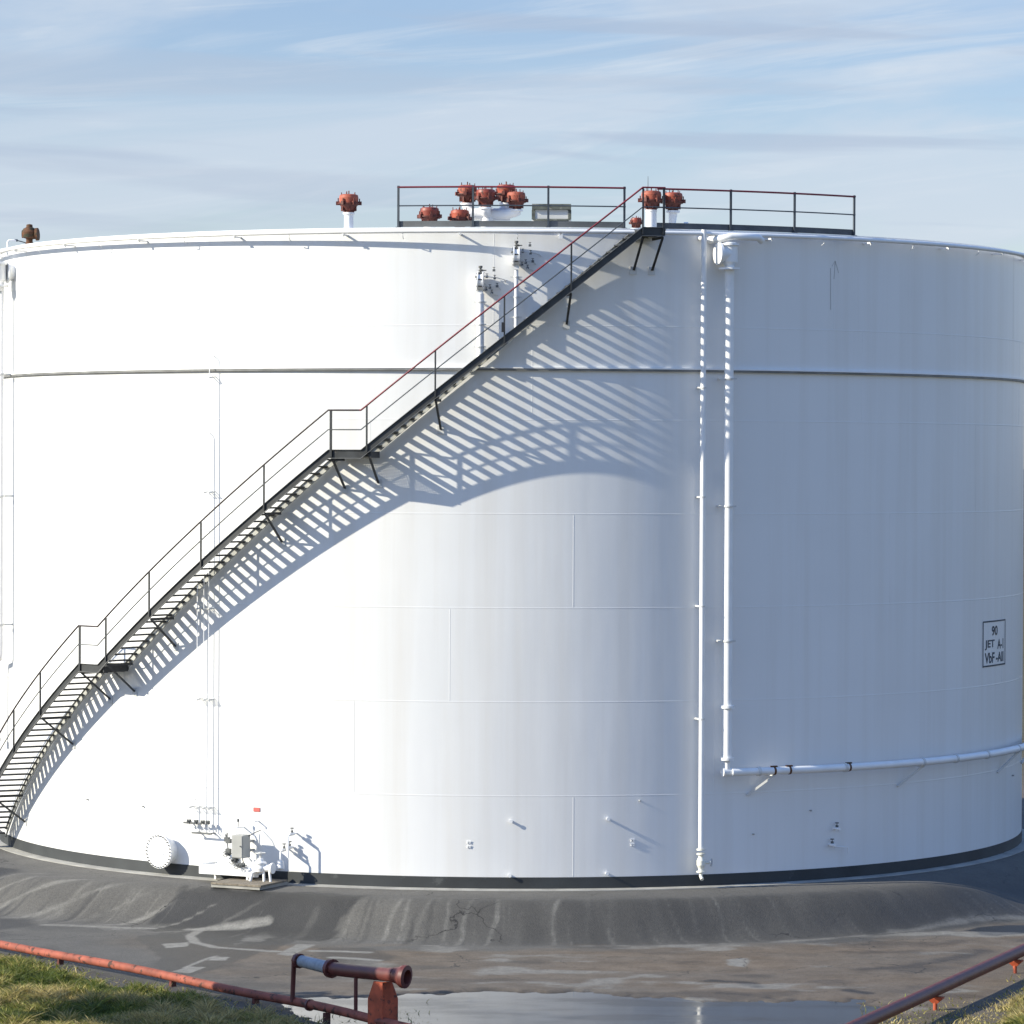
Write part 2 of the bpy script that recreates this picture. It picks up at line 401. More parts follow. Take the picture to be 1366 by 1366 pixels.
# ------------------------------------------------------------------ foam lines: chamber under the rim, drop pipe
def arc(c, a, b_, n=6):       # quarter bend from c+a to c+b around corner c
    return [Vector(c) + Vector(a) * (1 - math.sin(math.pi / 2 * k / n)) + Vector(b_) * (1 - math.cos(math.pi / 2 * k / n)) for k in range(n + 1)]
foam = empty('foam_pipe', P(21.3, .4, 2.9), 'thick white foam pipe dropping from a flanged chamber and bending right along the wall', 'pipe')
FT, FP = 21.25, .40
mb = MB()
pts = [P(FT, FP, 16.6), P(FT, FP, 3.45)]
mb.tube(pts, .125, 16); mb.build('drop_pipe', M['white'], foam)
mb = MB(); mb.tube([P(FT, FP, 3.45), P(FT, FP, 3.12)], .085, 14); mb.cyl(P(FT, FP, 3.10) - tan(FT) * .13, P(FT, FP, 3.10) + tan(FT) * .16, .115, 14)
mb.build('elbow', M['white'], foam)
mb = MB(); hp = [P(t, FP + .06, 3.10) for t in frange(FT + .4, 84, .8)]; mb.tube(hp, .105, 14); mb.build('ring_main', M['white'], foam)
for t in (24.5, 34.5, 45.3, 51, 57.5, 66.5):
    mb = MB(); c = P(t, FP + .06, 3.10); mb.cyl(c - tan(t) * .04, c + tan(t) * .04, .128, 14); mb.build('flange', M['pale'], foam)
for t in (26.2, 27.9, 35.0):
    mb = MB(); c = P(t, FP + .06, 3.10); mb.cyl(c - tan(t) * .03, c + tan(t) * .03, .114, 12); mb.box(c + UP * .12, tan(t), out(t), UP, .10, .03, .02); mb.build('clamp', M['rust'], foam)
for t in (26.3, 45.6, 66.8, 80):
    mb = MB(); a, b_ = P(t, FP + .06, 2.99), P(t - 2.2, .02, 2.42)
    d = (b_ - a).normalized(); n_ = d.cross(UP).normalized()
    mb.box((a + b_) / 2, d, n_, d.cross(n_), (b_ - a).length / 2, .03, .03); mb.box(P(t, FP / 2 + .03, 2.97), out(t), tan(t), UP, FP / 2 + .02, .03, .02)
    mb.build('bracket', M['pale'], foam)
for z in (13.75, 10.3, 6.65):
    mb = MB(); mb.cyl(P(FT, FP, z - .025), P(FT, FP, z + .025), .15, 14)
    mb.box(P(FT - .5, FP / 2, z), out(FT), tan(FT), UP, FP / 2, .03, .025); mb.box(P(FT - .1, FP, z), tan(FT), out(FT), UP, .26, .02, .02); mb.build('clamp', M['pale'], foam)
for z in (4.87, 3.46):
    mb = MB(); mb.cyl(P(FT, FP, z - .035), P(FT, FP, z + .035), .19, 16); mb.build('flange', M['white'], foam)
def chamber(th, p, root, zc=17.12):
    mb = MB(); o = out(th); c = P(th, 0, zc)
    mb.lathe([(.24, -.05), (.24, p * .35), (.31, p * .35), (.31, p * .35 + .05), (.0, p * .35 + .06)], c - tan(th) * .0, o, 20)
    mb.lathe([(.0, .32), (.20, .31), (.22, .2), (.22, -.22), (.13, -.32), (.13, -.55)], P(th, p, zc), UP, 20)
    mb.lathe([(.0, .03), (.29, .028), (.29, -.028), (.0, -.03)], P(th, p, zc - .40), UP, 20)
    mb.lathe([(.0, .03), (.27, .028), (.27, -.028), (.0, -.03)], P(th, p, zc + .25), UP, 20)
    mb.lathe([(.0, .36), (.30, .355), (.30, .28), (.22, .28), (.22, .0)], P(th, p, zc), (-tan(th)), 20)
    return mb.build('foam_chamber', M['white'], root)
chamber(FT, FP, foam)
mb = MB(); mb.tube([P(19.7, .05, 17.5), P(20.3, PP + .1, 17.52), P(21.2, PP + .22, 17.58), P(24.0, PP + .2, 17.58), P(24.6, PP + .1, 17.5)], .10, 10); mb.build('inlet_bend', M['white'], foam)

foam2 = empty('foam_pipe', P(-68.2, .4, 4), 'white foam pipe with flanged chamber at the left edge of the tank', 'pipe')
F2 = -68.8
chamber(F2, .45, foam2, 17.0)
mb = MB(); mb.tube([P(F2, .36, 16.7), P(F2, .36, 5.75), P(F2 - .3, .36, 5.58), P(F2 - 2.2, .36, 5.50), P(F2 - 2.5, .36, 5.3), P(F2 - 2.5, .36, 3.2)], .07, 12); mb.build('drop_pipe', M['white'], foam2)
for z in (14.0, 10.4, 6.6):
    mb = MB(); mb.cyl(P(F2, .36, z - .025), P(F2, .36, z + .025), .11, 12); mb.box(P(F2, .2, z), out(F2), tan(F2), UP, .2, .03, .025); mb.build('clamp', M['pale'], foam2)
mb = MB(); mb.cyl(P(F2 - 2.5, .36, 3.2), P(F2 - 2.5, .36, 3.1), .16, 14); mb.build('flange', M['pale'], foam2)

# ------------------------------------------------------------------ thin drain pipe
dr = empty('drain_pipe', P(18.7, .3, .5), 'thin white drain pipe running the full height beside the thicker foam pipe', 'pipe')
DT, DP = 18.69, .33
mb = MB(); mb.tube([P(DT, DP, ZT + .02), P(DT, DP, 1.05)], .072, 12); mb.tube([P(DT, -.02, ZT - .2), P(DT, DP, ZT - .2)], .06, 10); mb.build('pipe', M['white'], dr)
for z in (13.5, 10.55, 7.6, 4.55):
    mb = MB(); mb.cyl(P(DT, DP, z - .02), P(DT, DP, z + .02), .085, 12); mb.box(P(DT - .2, DP / 2, z), out(DT), tan(DT), UP, DP / 2, .025, .022); mb.build('clamp', M['pale'], dr)
mb = MB(); c = P(DT, DP, 0)
for z in (1.02, .90): mb.cyl(c + UP * (z - .022), c + UP * (z + .022), .12, 14)
mb.lathe([(.07, .90), (.07, .82), (.115, .72), (.115, .60), (.07, .50), (.07, .44), (.12, .44), (.12, .40), (.055, .40)], c, UP, 14)
mb.tube([c + UP * .42, c + UP * .30, c + UP * .22 + out(DT) * .1], .05, 10)
mb.cyl(c + UP * .66, c + UP * .66 + tan(DT) * .24, .04, 10)
vb = mb.build('gate_valve', M['cream'], dr)
mb = MB(); mb.handwheel(c + UP * .66 + tan(DT) * .30, tan(DT) + out(DT) * .7, .10, .016); mb.build('handwheel', M['pale'], vb)

# ------------------------------------------------------------------ level gauges over the stairs
def gauge(th, ztop, zbot, label, pr=.105):
    root = empty('level_gauge', P(th, .0, zbot), label, 'gauge', 'level gauges above the upper flight')
    o = out(th); x = tan(th); c = P(th, .27, ztop)
    mb = MB(); mb.tube([c - UP * .32, P(th, .27, zbot)], pr, 14); mb.build('standpipe', M['white'], root)
    for z in frange(zbot + .3, ztop - .55, .9):
        mb = MB(); mb.cyl(P(th, .27, z - .02), P(th, .27, z + .02), pr + .02, 12); mb.box(P(th, .13, z), o, x, UP, .13, .02, .02); mb.box(P(th, .27, z), x, o, UP, .16, .012, .014); mb.build('clamp', M['pale'], root)
    mb = MB(); mb.lathe([(.0, -.085), (.27, -.085), (.27, -.055), (.23, -.055), (.23, .055), (.27, .055), (.27, .085), (.0, .088)], c, x, 22); mb.box(c - UP * .26, o, x, UP, .07, .07, .09); d = mb.build('gauge_drum', M['white'], root)
    mb = MB()
    for k in range(8):
        a = math.pi / 4 * k + .2; q = c + (o * math.cos(a) + UP * math.sin(a)) * .245; mb.cyl(q - x * .10, q + x * .10, .014, 6)
    mb.build('bolts', M['black'], d)
    mb = MB()
    mb.cyl(c + UP * .2, c + UP * .36, .03, 8); mb.cyl(c + UP * .36, c + UP * .42, .055, 10)
    mb.handwheel(c + UP * .3 + x * .05, UP, .10, .012)
    mb.cyl(c + UP * .12 - x * .06, c + UP * .12 - x * .14, .03, 8)
    mb.build('top_valve', M['toe'], root)
    mb = MB()
    paths = [[(.10, .25, .15), (.25, .25, .12), (.45, .2, .10), (.62, .05, .06), (.66, -.04, .02)],
             [(.10, .22, -.05), (.22, .22, -.15), (.42, .1, -.10), (.52, -.03, -.2)],
             [(.10, .2, -.2), (.3, .2, -.32), (.45, -.03, -.36)]]
    for pth in paths: mb.tube([c + x * a + o * (b_ - .27 + .05) + UP * z for (a, b_, z) in pth], .013, 6)
    mb.build('impulse_tube', M['pale'], root)
    for (a, b_, z) in [(.17, .2, .13), (.38, .22, .09), (.36, .25, .30), (.25, .2, -.16), (.15, .2, -.22), (.30, .18, -.30), (.44, .12, -.12)]:
        mb = MB(); q = c + x * a + o * (b_ - .24) + UP * z
        mb.box(q, x, o, UP, .035, .03, .03); mb.cyl(q, q + UP * .07, .012, 6); mb.cyl(q + UP * .07, q + UP * .085, .035, 8); mb.build('cock', M['toe'], root)
gauge(-3.02, 16.30, 14.25, 'lower of the two white level gauges beside the upper stair flight')
gauge(.40, 16.97, 15.05, 'higher of the two white level gauges, closer under the tank rim', .055)

# ------------------------------------------------------------------ sampling tubes with wall brackets
def sample_tube(th, ztop, zbot, label):
    root = empty('sampling_tube', P(th, .0, zbot), label, 'pipe', 'sampling tubes on the sunlit wall')
    mb = MB(); p = .21
    mb.tube([P(th, -.02, ztop), P(th, p - .05, ztop), P(th, p, ztop - .05), P(th, p, zbot + .05), P(th + .3, p, zbot)], .013, 6)
    mb.build('tube', M['white'], root)
    for z in [q for q in (13.75, 10.6, 7.4, 4.9, 1.92) if q < ztop - .1]:
        mb = MB(); mb.tube([P(th - .15, .0, z + .03), P(th - .15, p + .03, z), P(th + .18, p + .03, z), P(th + .18, 0, z + .03)], .014, 5); mb.build('clip', M['pale'], root)
    mb = MB(); q = P(th, p, zbot + .22); mb.box(q, tan(th), out(th), UP, .035, .035, .05); mb.cyl(q, q + out(th) * .09, .015, 6); mb.box(q + out(th) * .1, tan(th), out(th), UP, .012, .012, .06)
    mb.build('cock', M['toe'], root)
for th, zt, lb in [(-31.15, 14.35, 'longest white sampling tube, its bent top above the dark stiffener line'),
                   (-31.75, 12.25, 'white sampling tube ending one plate below the longest one'),
                   (-32.55, 8.05, 'white sampling tube ending in the shadow of the stairs'),
                   (-33.45, 2.15, 'shortest white sampling tube with a low bent top')]:
    sample_tube(th, zt, 1.32, lb)
mb = empty('tube_rack', P(-32.5, .1, 1.5), 'dark pair of bars carrying the feet of the sampling tubes', 'rack')
for (z, a, b_, p) in [(1.50, -34.1, -32.0, .24), (1.24, -33.0, -30.6, .26)]:
    m2 = MB(); m2.tube([P(t, p, z) for t in frange(a, b_, .5)], .028, 6); m2.box(P(a + .3, p / 2, z), out(a), tan(a), UP, p / 2, .015, .015); m2.box(P(b_ - .3, p / 2, z), out(b_), tan(b_), UP, p / 2, .015, .015)
    m2.build('bar', M['toe'], mb)

# ------------------------------------------------------------------ drain sump equipment at the foot of the wall
T0 = -27.0
def W(s_, p, z): return P(T0 + math.degrees(s_ / R), p, z)
X0, O0 = tan(T0), out(T0)
cab = empty('control_cabinet', W(.05, .75, .65), 'grey steel control cabinet bracketed above the white sump tray', 'cabinet')
mb = MB(); mb.box(W(.16, .62, 1.0), X0, O0, UP, .17, .20, .31); mb.build('housing', M['cabinet'], cab)
mb = MB(); mb.box(W(.16, .831, 1.0), X0, O0, UP, .155, .010, .29); dd = mb.build('door', M['cabinet'], cab)
mb = MB(); mb.cyl(W(.27, .84, 1.02), W(.27, .875, 1.02), .018, 8); mb.build('handle', M['toe'], dd)
mb = MB(); mb.box(W(.16, .2, 1.1), X0, O0, UP, .05, .2, .03); mb.box(W(.16, .2, .85), X0, O0, UP, .05, .2, .03); mb.build('bracket', M['cabinet'], cab)
tray = empty('sump_tray', W(-.2, .4, .25), 'long white steel sump tray under the grey cabinet', 'tray')
mb = MB()
mb.box(W(-.25, .42, .40), X0, O0, UP, .78, .40, .012)
mb.box(W(-.25, .82, .34), X0, O0, UP, .78, .012, .13); mb.box(W(-1.03, .42, .34), X0, O0, UP, .012, .40, .13); mb.box(W(.53, .42, .34), X0, O0, UP, .012, .40, .13)
mb.build('tray', M['white'], tray)
mb = MB()
for s_ in (.45,): mb.box(W(s_, .78, .12), X0, O0, UP, .03, .03, .12)
mb.box(W(-.9, .2, .15), X0, O0, UP, .03, .03, .15); mb.build('leg', M['white'], tray)
mb = MB(); mb.lathe([(.0, .36), (.10, .34), (.19, .24), (.21, .1), (.21, .0)], W(-.12, .52, .415), UP, 16); mb.lathe([(.0, .12), (.12, .11), (.15, .0)], W(-.40, .5, .415), UP, 14)
mb.build('pump_housing', M['white'], tray)
mb = MB(); mb.lathe([(.0, .30), (.03, .28), (.20, .05), (.2, 0)], W(.58, .72, .36), UP, 4); mb.lathe([(.2, .0), (.2, -.16), (.0, -.16)], W(.58, .72, .36), UP, 4)
mb.build('inlet_box', M['white'], tray)
mb = MB(); mb.tube([W(-.55, .25, 1.25), W(-.42, .35, .98), W(-.30, .5, .80), W(-.2, .5, .72)], .02, 8)
for (s_, p, z) in [(-.48, .28, 1.12), (-.3, .5, .84), (-.42, .30, 1.08)]: mb.box(W(s_, p, z), X0, O0, UP, .07, .05, .06)
mb.cyl(W(-.48, .28, 1.12), W(-.48, .28, 1.30), .02, 6); mb.build('hose_valve', M['toe'], tray)
mb = MB()
mb.tube([W(-.12, .0, 1.45), W(-.12, .34, 1.47), W(-.12, .40, 1.40), W(-.12, .42, .7)], .022, 8)
mb.tube([W(-.3, .0, 1.22), W(-.3, .3, 1.22)], .03, 8); mb.box(W(-.02, .38, 1.0), X0, O0, UP, .06, .05, .16)
mb.tube([W(.05, .3, 1.5), W(.05, .3, .9)], .012, 6); mb.build('riser_pipe', M['white'], tray)
mb = MB(); mb.cyl(W(-.12, .3, 1.47), W(-.12, .3, 1.62), .012, 6); mb.cyl(W(-.12, .3, 1.62), W(-.12, .3, 1.70), .03, 8); mb.build('tap_handle', M['toe'], tray)
mb = MB(); mb.tube([W(.34, .0, 1.64), W(.34, .22, 1.64), W(.34, .22, 1.60)], .02, 8); o_ = mb.build('vent_stub', M['white']); o_['label'] = 'short white vent stub sticking out of the wall over the cabinet'; o_['category'] = 'pipe'
mb = MB(); mb.box(P(-25.95, .012, 1.95), tan(-25.95), out(-25.95), UP, .10, .008, .055); o_ = mb.build('warning_label', M['label_red']); o_['label'] = 'tiny red label on the white wall above the grey cabinet'; o_['category'] = 'sign'
mb = MB()
for (s_, p, z, a) in [(.02, .70, .62, .06), (.22, .80, .50, .05), (.36, .86, .52, .045), (-.22, .62, .78, .05)]:
    c_ = W(s_, p, z); mb.box(c_, X0, O0, UP, a, a * .8, a * 1.2); mb.cyl(c_, c_ + O0 * .16, a * .5, 8); mb.cyl(c_ - X0 * .12, c_ + X0 * .12, a * .35, 6)
    mb.handwheel(c_ + O0 * .17, O0, a * 1.5, .010)
mb.tube([W(.02, .70, .60), W(.12, .80, .50), W(.22, .80, .50), W(.30, .84, .56), W(.36, .86, .52)], .018, 6)
mb.build('drain_valves', M['toe'], tray)
mb = MB()
mb.tube([W(.20, .62, .70), W(.22, .6, .55), W(.05, .5, .50), W(-.2, .3, .46), W(-.5, .2, .46)], .016, 6)
mb.tube([W(.30, .55, 1.25), W(.42, .3, 1.36), W(.44, .05, 1.40)], .012, 6)
mb.tube([W(.10, .62, .70), W(.08, .7, .58), W(.02, .70, .64)], .014, 6)
mb.build('cable', M['black'], cab)
# pad and hydrant
pad = empty('equipment_pad', W(.75, .95, .03), 'low weathered board pad in front of the white sump tray', 'pad')
mb = MB()
for k in range(7): mb.box(W(.60 + 0, .30 + k * .22, .085), X0, O0, UP, .78, .105, .025)
mb.build('boards', M['wood'], pad)
mb = MB(); mb.box(W(.60, .96, .02), X0, O0, UP, .76, .74, .040); mb.build('slab', M['ring'], pad)
hyd = empty('drain_hydrant', W(.86, .85, .16), 'white drain valve hydrant on splayed feet standing on the board pad', 'hydrant')
c = W(.86, .85, .11)
mb = MB(); mb.lathe([(.05, .22), (.13, .26), (.16, .36), (.13, .46), (.17, .47), (.17, .52), (.10, .54), (.07, .62), (.0, .63)], c, UP, 16)
mb.cyl(c + UP * .36, c + UP * .36 + X0 * .34 - O0 * .05, .10, 12); mb.cyl(c + UP * .36 + X0 * .32 - O0 * .05, c + UP * .36 + X0 * .37 - O0 * .05, .15, 14); mb.build('body', M['white'], hyd)
mb = MB(); mb.tube([c + UP * .3 - X0 * .06, c + UP * .22 - X0 * .2 + O0 * .1, c - X0 * .24 + O0 * .14], .045, 8); mb.build('leg', M['white'], hyd)
mb = MB(); mb.tube([c + UP * .3 + X0 * .1, c + X0 * .14 + O0 * .05], .035, 8); mb.build('leg', M['white'], hyd)
mb = MB(); mb.tube([c + UP * .3 + X0 * .28, c + X0 * .32 + O0 * .0], .035, 8); mb.build('leg', M['white'], hyd)
mb = MB(); mb.cyl(c + UP * .62, c + UP * .76, .03, 8); mb.handwheel(c + UP * .76, UP, .13, .016); mb.build('handwheel', M['pale'], hyd)

# sample taps
def tap(th, z, p, dz, label, group, foot=False, m='white', hm='toe', wheel=.055):
    root = empty('sample_tap', P(th, 0, z), label, 'tap', group)
    o, x = out(th), tan(th)
    mb = MB(); pts = [P(th, -.02, z), P(th, p - .06, z), P(th, p, z - .05), P(th, p, z - dz)]
    mb.tube(pts, .024, 8)
    q = P(th, p * .55, z); mb.cyl(q - o * .13, q + o * .13, .045, 10)
    q2 = P(th, p * .82, z); mb.cyl(q2 - o * .05, q2 + o * .05, .04, 10)
    if foot: mb.lathe([(.0, 0), (.09, 0), (.11, -.2), (.03, -.25)], P(th, p, z - dz), UP, 10)
    mb.build('spout', M[m], root)
    mb = MB(); mb.cyl(q, q + UP * .15, .012, 6); mb.cyl(q + UP * .15, q + UP * .175, wheel, 10); mb.box(q + UP * .07, x, o, UP, .02, .04, .03); mb.build('tap_handle', M[hm], root)
tap(-21.55, 1.36, .52, .62, 'tall white sample tap right of the board pad, casting a long hooked shadow', 'sample taps on the sunlit wall')
tap(-22.4, .92, .50, .28, 'lower white sample tap nearest the hydrant', 'sample taps on the sunlit wall', True)
tap(-21.95, .98, .34, .1, 'short white sample tap between the two longer ones', 'sample taps on the sunlit wall')
tap(34.6, 1.38, .20, .05, 'upper of the two small white taps low on the shaded wall', 'sample taps on the shaded wall', m='white')
tap(34.0, .94, .20, .05, 'lower of the two small white taps low on the shaded wall', 'sample taps on the shaded wall', m='white')
mb = MB(); mb.tube([P(34.2, .18, .90), P(35.8, .18, .86), P(35.9, .18, .66)], .018, 6); o_ = mb.build('tap_hose', M['white']); o_['label'] = 'short bent white tube below the taps on the shaded wall'; o_['category'] = 'pipe'

# ------------------------------------------------------------------ painted product sign
sg = empty('product_sign', P(63.5, .02, 6.2), 'black framed product sign lettered 90 JET A-1 on the shaded wall', 'sign')
def sign_quad(mb, s0, s1, z0, z1, p=.016):
    ts = frange(s0, s1, .2); vs = []
    for s_ in ts: vs += [P(math.degrees(s_ / R), p, z0), P(math.degrees(s_ / R), p, z1)]
    n_ = len(ts)
    fs = [(2 * i, 2 * i + 2, 2 * i + 3, 2 * i + 1) for i in range(n_ - 1)]
    mb.add(vs, fs)
SA, SB, SZ0, SZ1 = math.radians(60.0) * R, math.radians(67.3) * R, 5.56, 6.90
mb = MB(); ts = frange(SA, SB, .2); vs = []
for s_ in ts:
    t = math.degrees(s_ / R); vs += [P(t, .002, SZ0), P(t, .010, SZ0), P(t, .010, SZ1), P(t, .002, SZ1)]
n_ = len(ts)
mb.add(vs, [(i * 4 + j, i * 4 + (j + 1) % 4, i * 4 + 4 + (j + 1) % 4, i * 4 + 4 + j) for i in range(n_ - 1) for j in range(4)] + [(0, 1, 2, 3), tuple(len(vs) - 4 + j for j in range(4))])
mb.build('panel', M['tank'], sg)
mb = MB(); w = .055
sign_quad(mb, SA, SB, SZ1 - .045, SZ1); sign_quad(mb, SA, SB, SZ0, SZ0 + .045); sign_quad(mb, SA, SA + w, SZ0 + .045, SZ1 - .045); sign_quad(mb, SB - w, SB, SZ0 + .045, SZ1 - .045)
mb.build('border', M['sign_black'], sg)
def text_mesh(s, height, width, s0, z0, name):
    cu = bpy.data.curves.new(name, 'FONT'); cu.body = s; cu.size = 1.0; cu.resolution_u = 4; cu.offset = .028
    ob = bpy.data.objects.new(name, cu); col.objects.link(ob)
    dg = bpy.context.evaluated_depsgraph_get(); dg.update()
    me = bpy.data.meshes.new_from_object(ob.evaluated_get(dg))
    bpy.data.objects.remove(ob); bpy.data.curves.remove(cu)
    bm = bmesh.new(); bm.from_mesh(me); bmesh.ops.triangulate(bm, faces=bm.faces)
    bmesh.ops.subdivide_edges(bm, edges=[e for e in bm.edges if e.calc_length() > .3], cuts=2)
    xs = [v.co.x for v in bm.verts]; ys = [v.co.y for v in bm.verts]
    x0, x1, y0, y1 = min(xs), max(xs), min(ys), max(ys)
    off = sg.location
    for v in bm.verts:
        t = math.degrees((s0 + (v.co.x - x0) / (x1 - x0) * width) / R)
        v.co = P(t, .0145, z0 + (v.co.y - y0) / (y1 - y0) * height) - off
    bm.to_mesh(me); bm.free(); me.materials.clear(); me.materials.append(M['sign_black'])
    o = bpy.data.objects.new('lettering', me); col.objects.link(o); o.parent = sg
mid = (SA + SB) / 2
text_mesh('90', .29, .52, mid - .30, 6.45, 'lettering')
text_mesh('JET', .29, .80, SA + .16, 6.05, 'lettering')
text_mesh('A-1', .29, .58, SB - .80, 6.05, 'lettering')
text_mesh('VbF', .31, .80, SA + .16, 5.66, 'lettering')
text_mesh('-AII', .29, .72, SB - .92, 5.67, 'lettering')

# ------------------------------------------------------------------ breather vents on the roof
def roof_z(x, y): r = math.hypot(x, y); return ZT + .02 + max(0, (R - r)) * .036
def vent_parts(parent, at, sc_=1.0, seed=0, rot=0.):
    """red breather valve whose flange foot sits at `at`"""
    at = Vector(at); rnd = random.Random(seed)
    k = sc_
    mb = MB(); mb.lathe([(.15 * k, -.01 * k), (.15 * k, .03 * k), (.125 * k, .03 * k), (.15 * k, .07 * k), (.25 * k, .20 * k), (.265 * k, .23 * k), (.31 * k, .23 * k), (.31 * k, .26 * k), (.0, .265 * k)], at, UP, 20)
    for j in range(6):
        a = j * math.pi / 3 + rot; d = Vector((math.cos(a), math.sin(a), 0))
        mb.box(at + d * .18 * k + UP * .12 * k, d, UP, d.cross(UP), .045 * k, .08 * k, .018 * k)
    b_ = mb.build('valve_bowl', M['dark_red'], parent)
    mb = MB(); mb.lathe([(.255 * k, .262 * k), (.265 * k, .40 * k), (.25 * k, .47 * k), (.19 * k, .495 * k), (.0, .505 * k)], at, UP, 20)
    l_ = mb.build('valve_lid', M[('orange', 'orange_b', 'orange_c')[seed % 3]], parent)
    for j in range(6):
        mb = MB(); a = j * math.pi / 3 + rot + .35; d = Vector((math.cos(a), math.sin(a), 0))
        mb.box(at + d * .30 * k + UP * .25 * k, d, d.cross(UP), UP, .05 * k, .04 * k, .05 * k)
        mb.cyl(at + d * .29 * k + UP * .22 * k, at + d * .29 * k + UP * (.36 + rnd.random() * .04) * k, .018 * k, 6)
        mb.build('clamp', M['dark_red'], b_)
    for j in range(5):
        mb = MB(); a = j * 1.2566 + rot; d = Vector((math.cos(a), math.sin(a), 0))
        mb.cyl(at + d * .2 * k + UP * .46 * k, at + d * .2 * k + UP * (.545 + .02 * (j % 2)) * k, .014 * k, 6); mb.build('bolt', M['dark_red'], l_)
    mb = MB(); mb.cyl(at + UP * .48 * k, at + UP * .59 * k, .018 * k, 6); mb.build('bolt', M['dark_red'], l_)
def ray_roof(u, r):           # point on the roof at radius r seen in column u of the photograph's frame
    k = (u - 683.) / 4932.
    # x = k*(y+D), x^2+y^2=r^2
    a = 1 + k * k; b_ = 2 * k * k * CAM_D; c_ = k * k * CAM_D ** 2 - r * r
    y = (-b_ - math.sqrt(b_ * b_ - 4 * a * c_)) / (2 * a); return k * (y + CAM_D), y
def z_at(v, x, y, u):         # height seen at row v for a point above (x, y)
    vv = v - 683. - .004119 * (u - 683.)
    return CAM_H - (y + CAM_D) * math.tan(math.atan(vv / 4932.) + .01426)
def vent(u, v_flange_foot, r, label, group, scale=1.0, pipe_r=.115, name='breather_vent', seed=0):
    x, y = ray_roof(u, r); zb = roof_z(x, y); zf = z_at(v_flange_foot, x, y, u)
    root = empty(name, (x, y, zb), label, 'vent', group)
    zf = max(zf, zb + .06)
    mb = MB(); mb.lathe([(.20, -.02), (.20, .03), (pipe_r, .03), (pipe_r, zf - zb - .05), (.16, zf - zb - .05), (.16, zf - zb)], (x, y, zb), UP, 18)
    mb.build('stand_pipe', M['white'], root)
    vent_parts(root, (x, y, zf), scale, seed, seed * .7)
    return root
G = 'red breather vents on the tank roof'
vent(465, 283.5, 14.9, 'red breather vent alone on a tall white pipe, left of the rim guardrail', G, 1.0, .125, seed=1)
vent(572.5, 301, 14.2, 'low red breather vent standing just inside the left end of the guardrail', G, 1.0, seed=2)
vent(613, 305, 13.6, 'low red breather vent half hidden by the toe board beside the white manifold', G, .98, seed=3)
vent(868, 280, 13.9, 'red breather vent on a white pipe seen through the stair head posts', G, 1.05, .15, seed=4)
vent(848, 316, 14.3, 'low red breather vent with only its cap showing beside the stair head', G, .58, .08, seed=5)
# elbow vent right of the stair head
x, y = ray_roof(897, 13.9); zb = roof_z(x, y)
root = empty('breather_vent', (x, y, zb), 'red breather vent on a bent white elbow pipe right of the stair head', 'vent', G)
zf = z_at(281, x, y, 897)
mb = MB(); mb.tube([(x + .35, y, zb + .12), (x + .1, y, zb + .12), (x - .02, y, zb + .15), (x, y, zf - .12), (x, y, zf)], .12, 14)
mb.tube([(x + .2, y, zb - .02), (x + .2, y, zb + .13)], .10, 12); mb.cyl((x + .3, y, zb + .12), (x + .42, y, zb + .12), .15, 14); mb.cyl((x, y, zf - .06), (x, y, zf), .19, 14)
mb.build('stand_pipe', M['white'], root); vent_parts(root, (x, y, zf), 1.0, 6, .4)
# white manifold with four vents
mx_, my_ = ray_roof(650, 12.9); zb = roof_z(mx_, my_)
root = empty('vent_manifold', (mx_, my_, zb), 'white candelabra shaped vent manifold carrying four red breather vents', 'vent')
zc = z_at(286, mx_, my_, 650)
mb = MB()
mb.lathe([(.28, -.05), (.28, .02), (.19, .02), (.19, zc - zb), (.0, zc - zb + .17)], (mx_, my_, zb), UP, 18)
spots = []
for (u, v, dy) in [(623, 271, .15), (647.5, 276.5, -.35), (674.5, 270.5, .35), (688, 279.5, -.25)]:
    y_ = my_ + dy; x_ = (u - 683.) / 4932. * (y_ + CAM_D); z_ = z_at(v, x_, y_, u); spots.append((x_, y_, z_))
    d = Vector((x_ - mx_, y_ - my_, 0)); L_ = d.length; d.normalize()
    c0 = Vector((mx_, my_, zc)); e = Vector((x_, y_, z_))
    k_ = max(.0, L_ - .28)
    mb.tube([c0, c0 + d * k_, c0 + d * (k_ + .14) + UP * .04, c0 + d * (L_ - .03) + UP * (z_ - zc) * .55, e - UP * .05, e], .15 if abs(u - 647.5) > 1 else .13, 14)
    mb.cyl(e - UP * .05, e, .19, 14)
mb.cyl(Vector((mx_ - .62, my_, zc)), Vector((mx_ + .62, my_, zc)), .17, 14)
mb.build('manifold_pipe', M['white'], root)
for k, s_ in enumerate(spots):
    vent_parts(root, s_, 1.0 if k != 3 else .97, 10 + k, .5 * k)
# roof hatch frame
x, y = ray_roof(735, 14.4); zb = roof_z(x, y); ht = empty('roof_hatch', (x, y, zb), 'weathered grey hatch frame on short legs behind the left guardrail', 'hatch')
zt_ = z_at(273, x, y, 735); wd = .53
mb = MB(); mb.box((x, y, zt_ - .075), (1, 0, 0), (0, 1, 0), UP, wd, .30, .075); mb.build('cap', M['olive'], ht)
mb = MB(); mb.box((x, y + .02, zt_ - .28), (1, 0, 0), (0, 1, 0), UP, wd * .86, .24, .125); mb.build('panel', M['pale'], ht)
mb = MB(); mb.box((x, y, zt_ - .42), (1, 0, 0), (0, 1, 0), UP, wd * .97, .27, .018)
for s_ in (-1, 1):
    mb.box((x + s_ * wd * .93, y - .2, zt_ - .29), (1, 0, 0), (0, 1, 0), UP, .045, .04, .125)
mb.build('frame', M['olive'], ht)
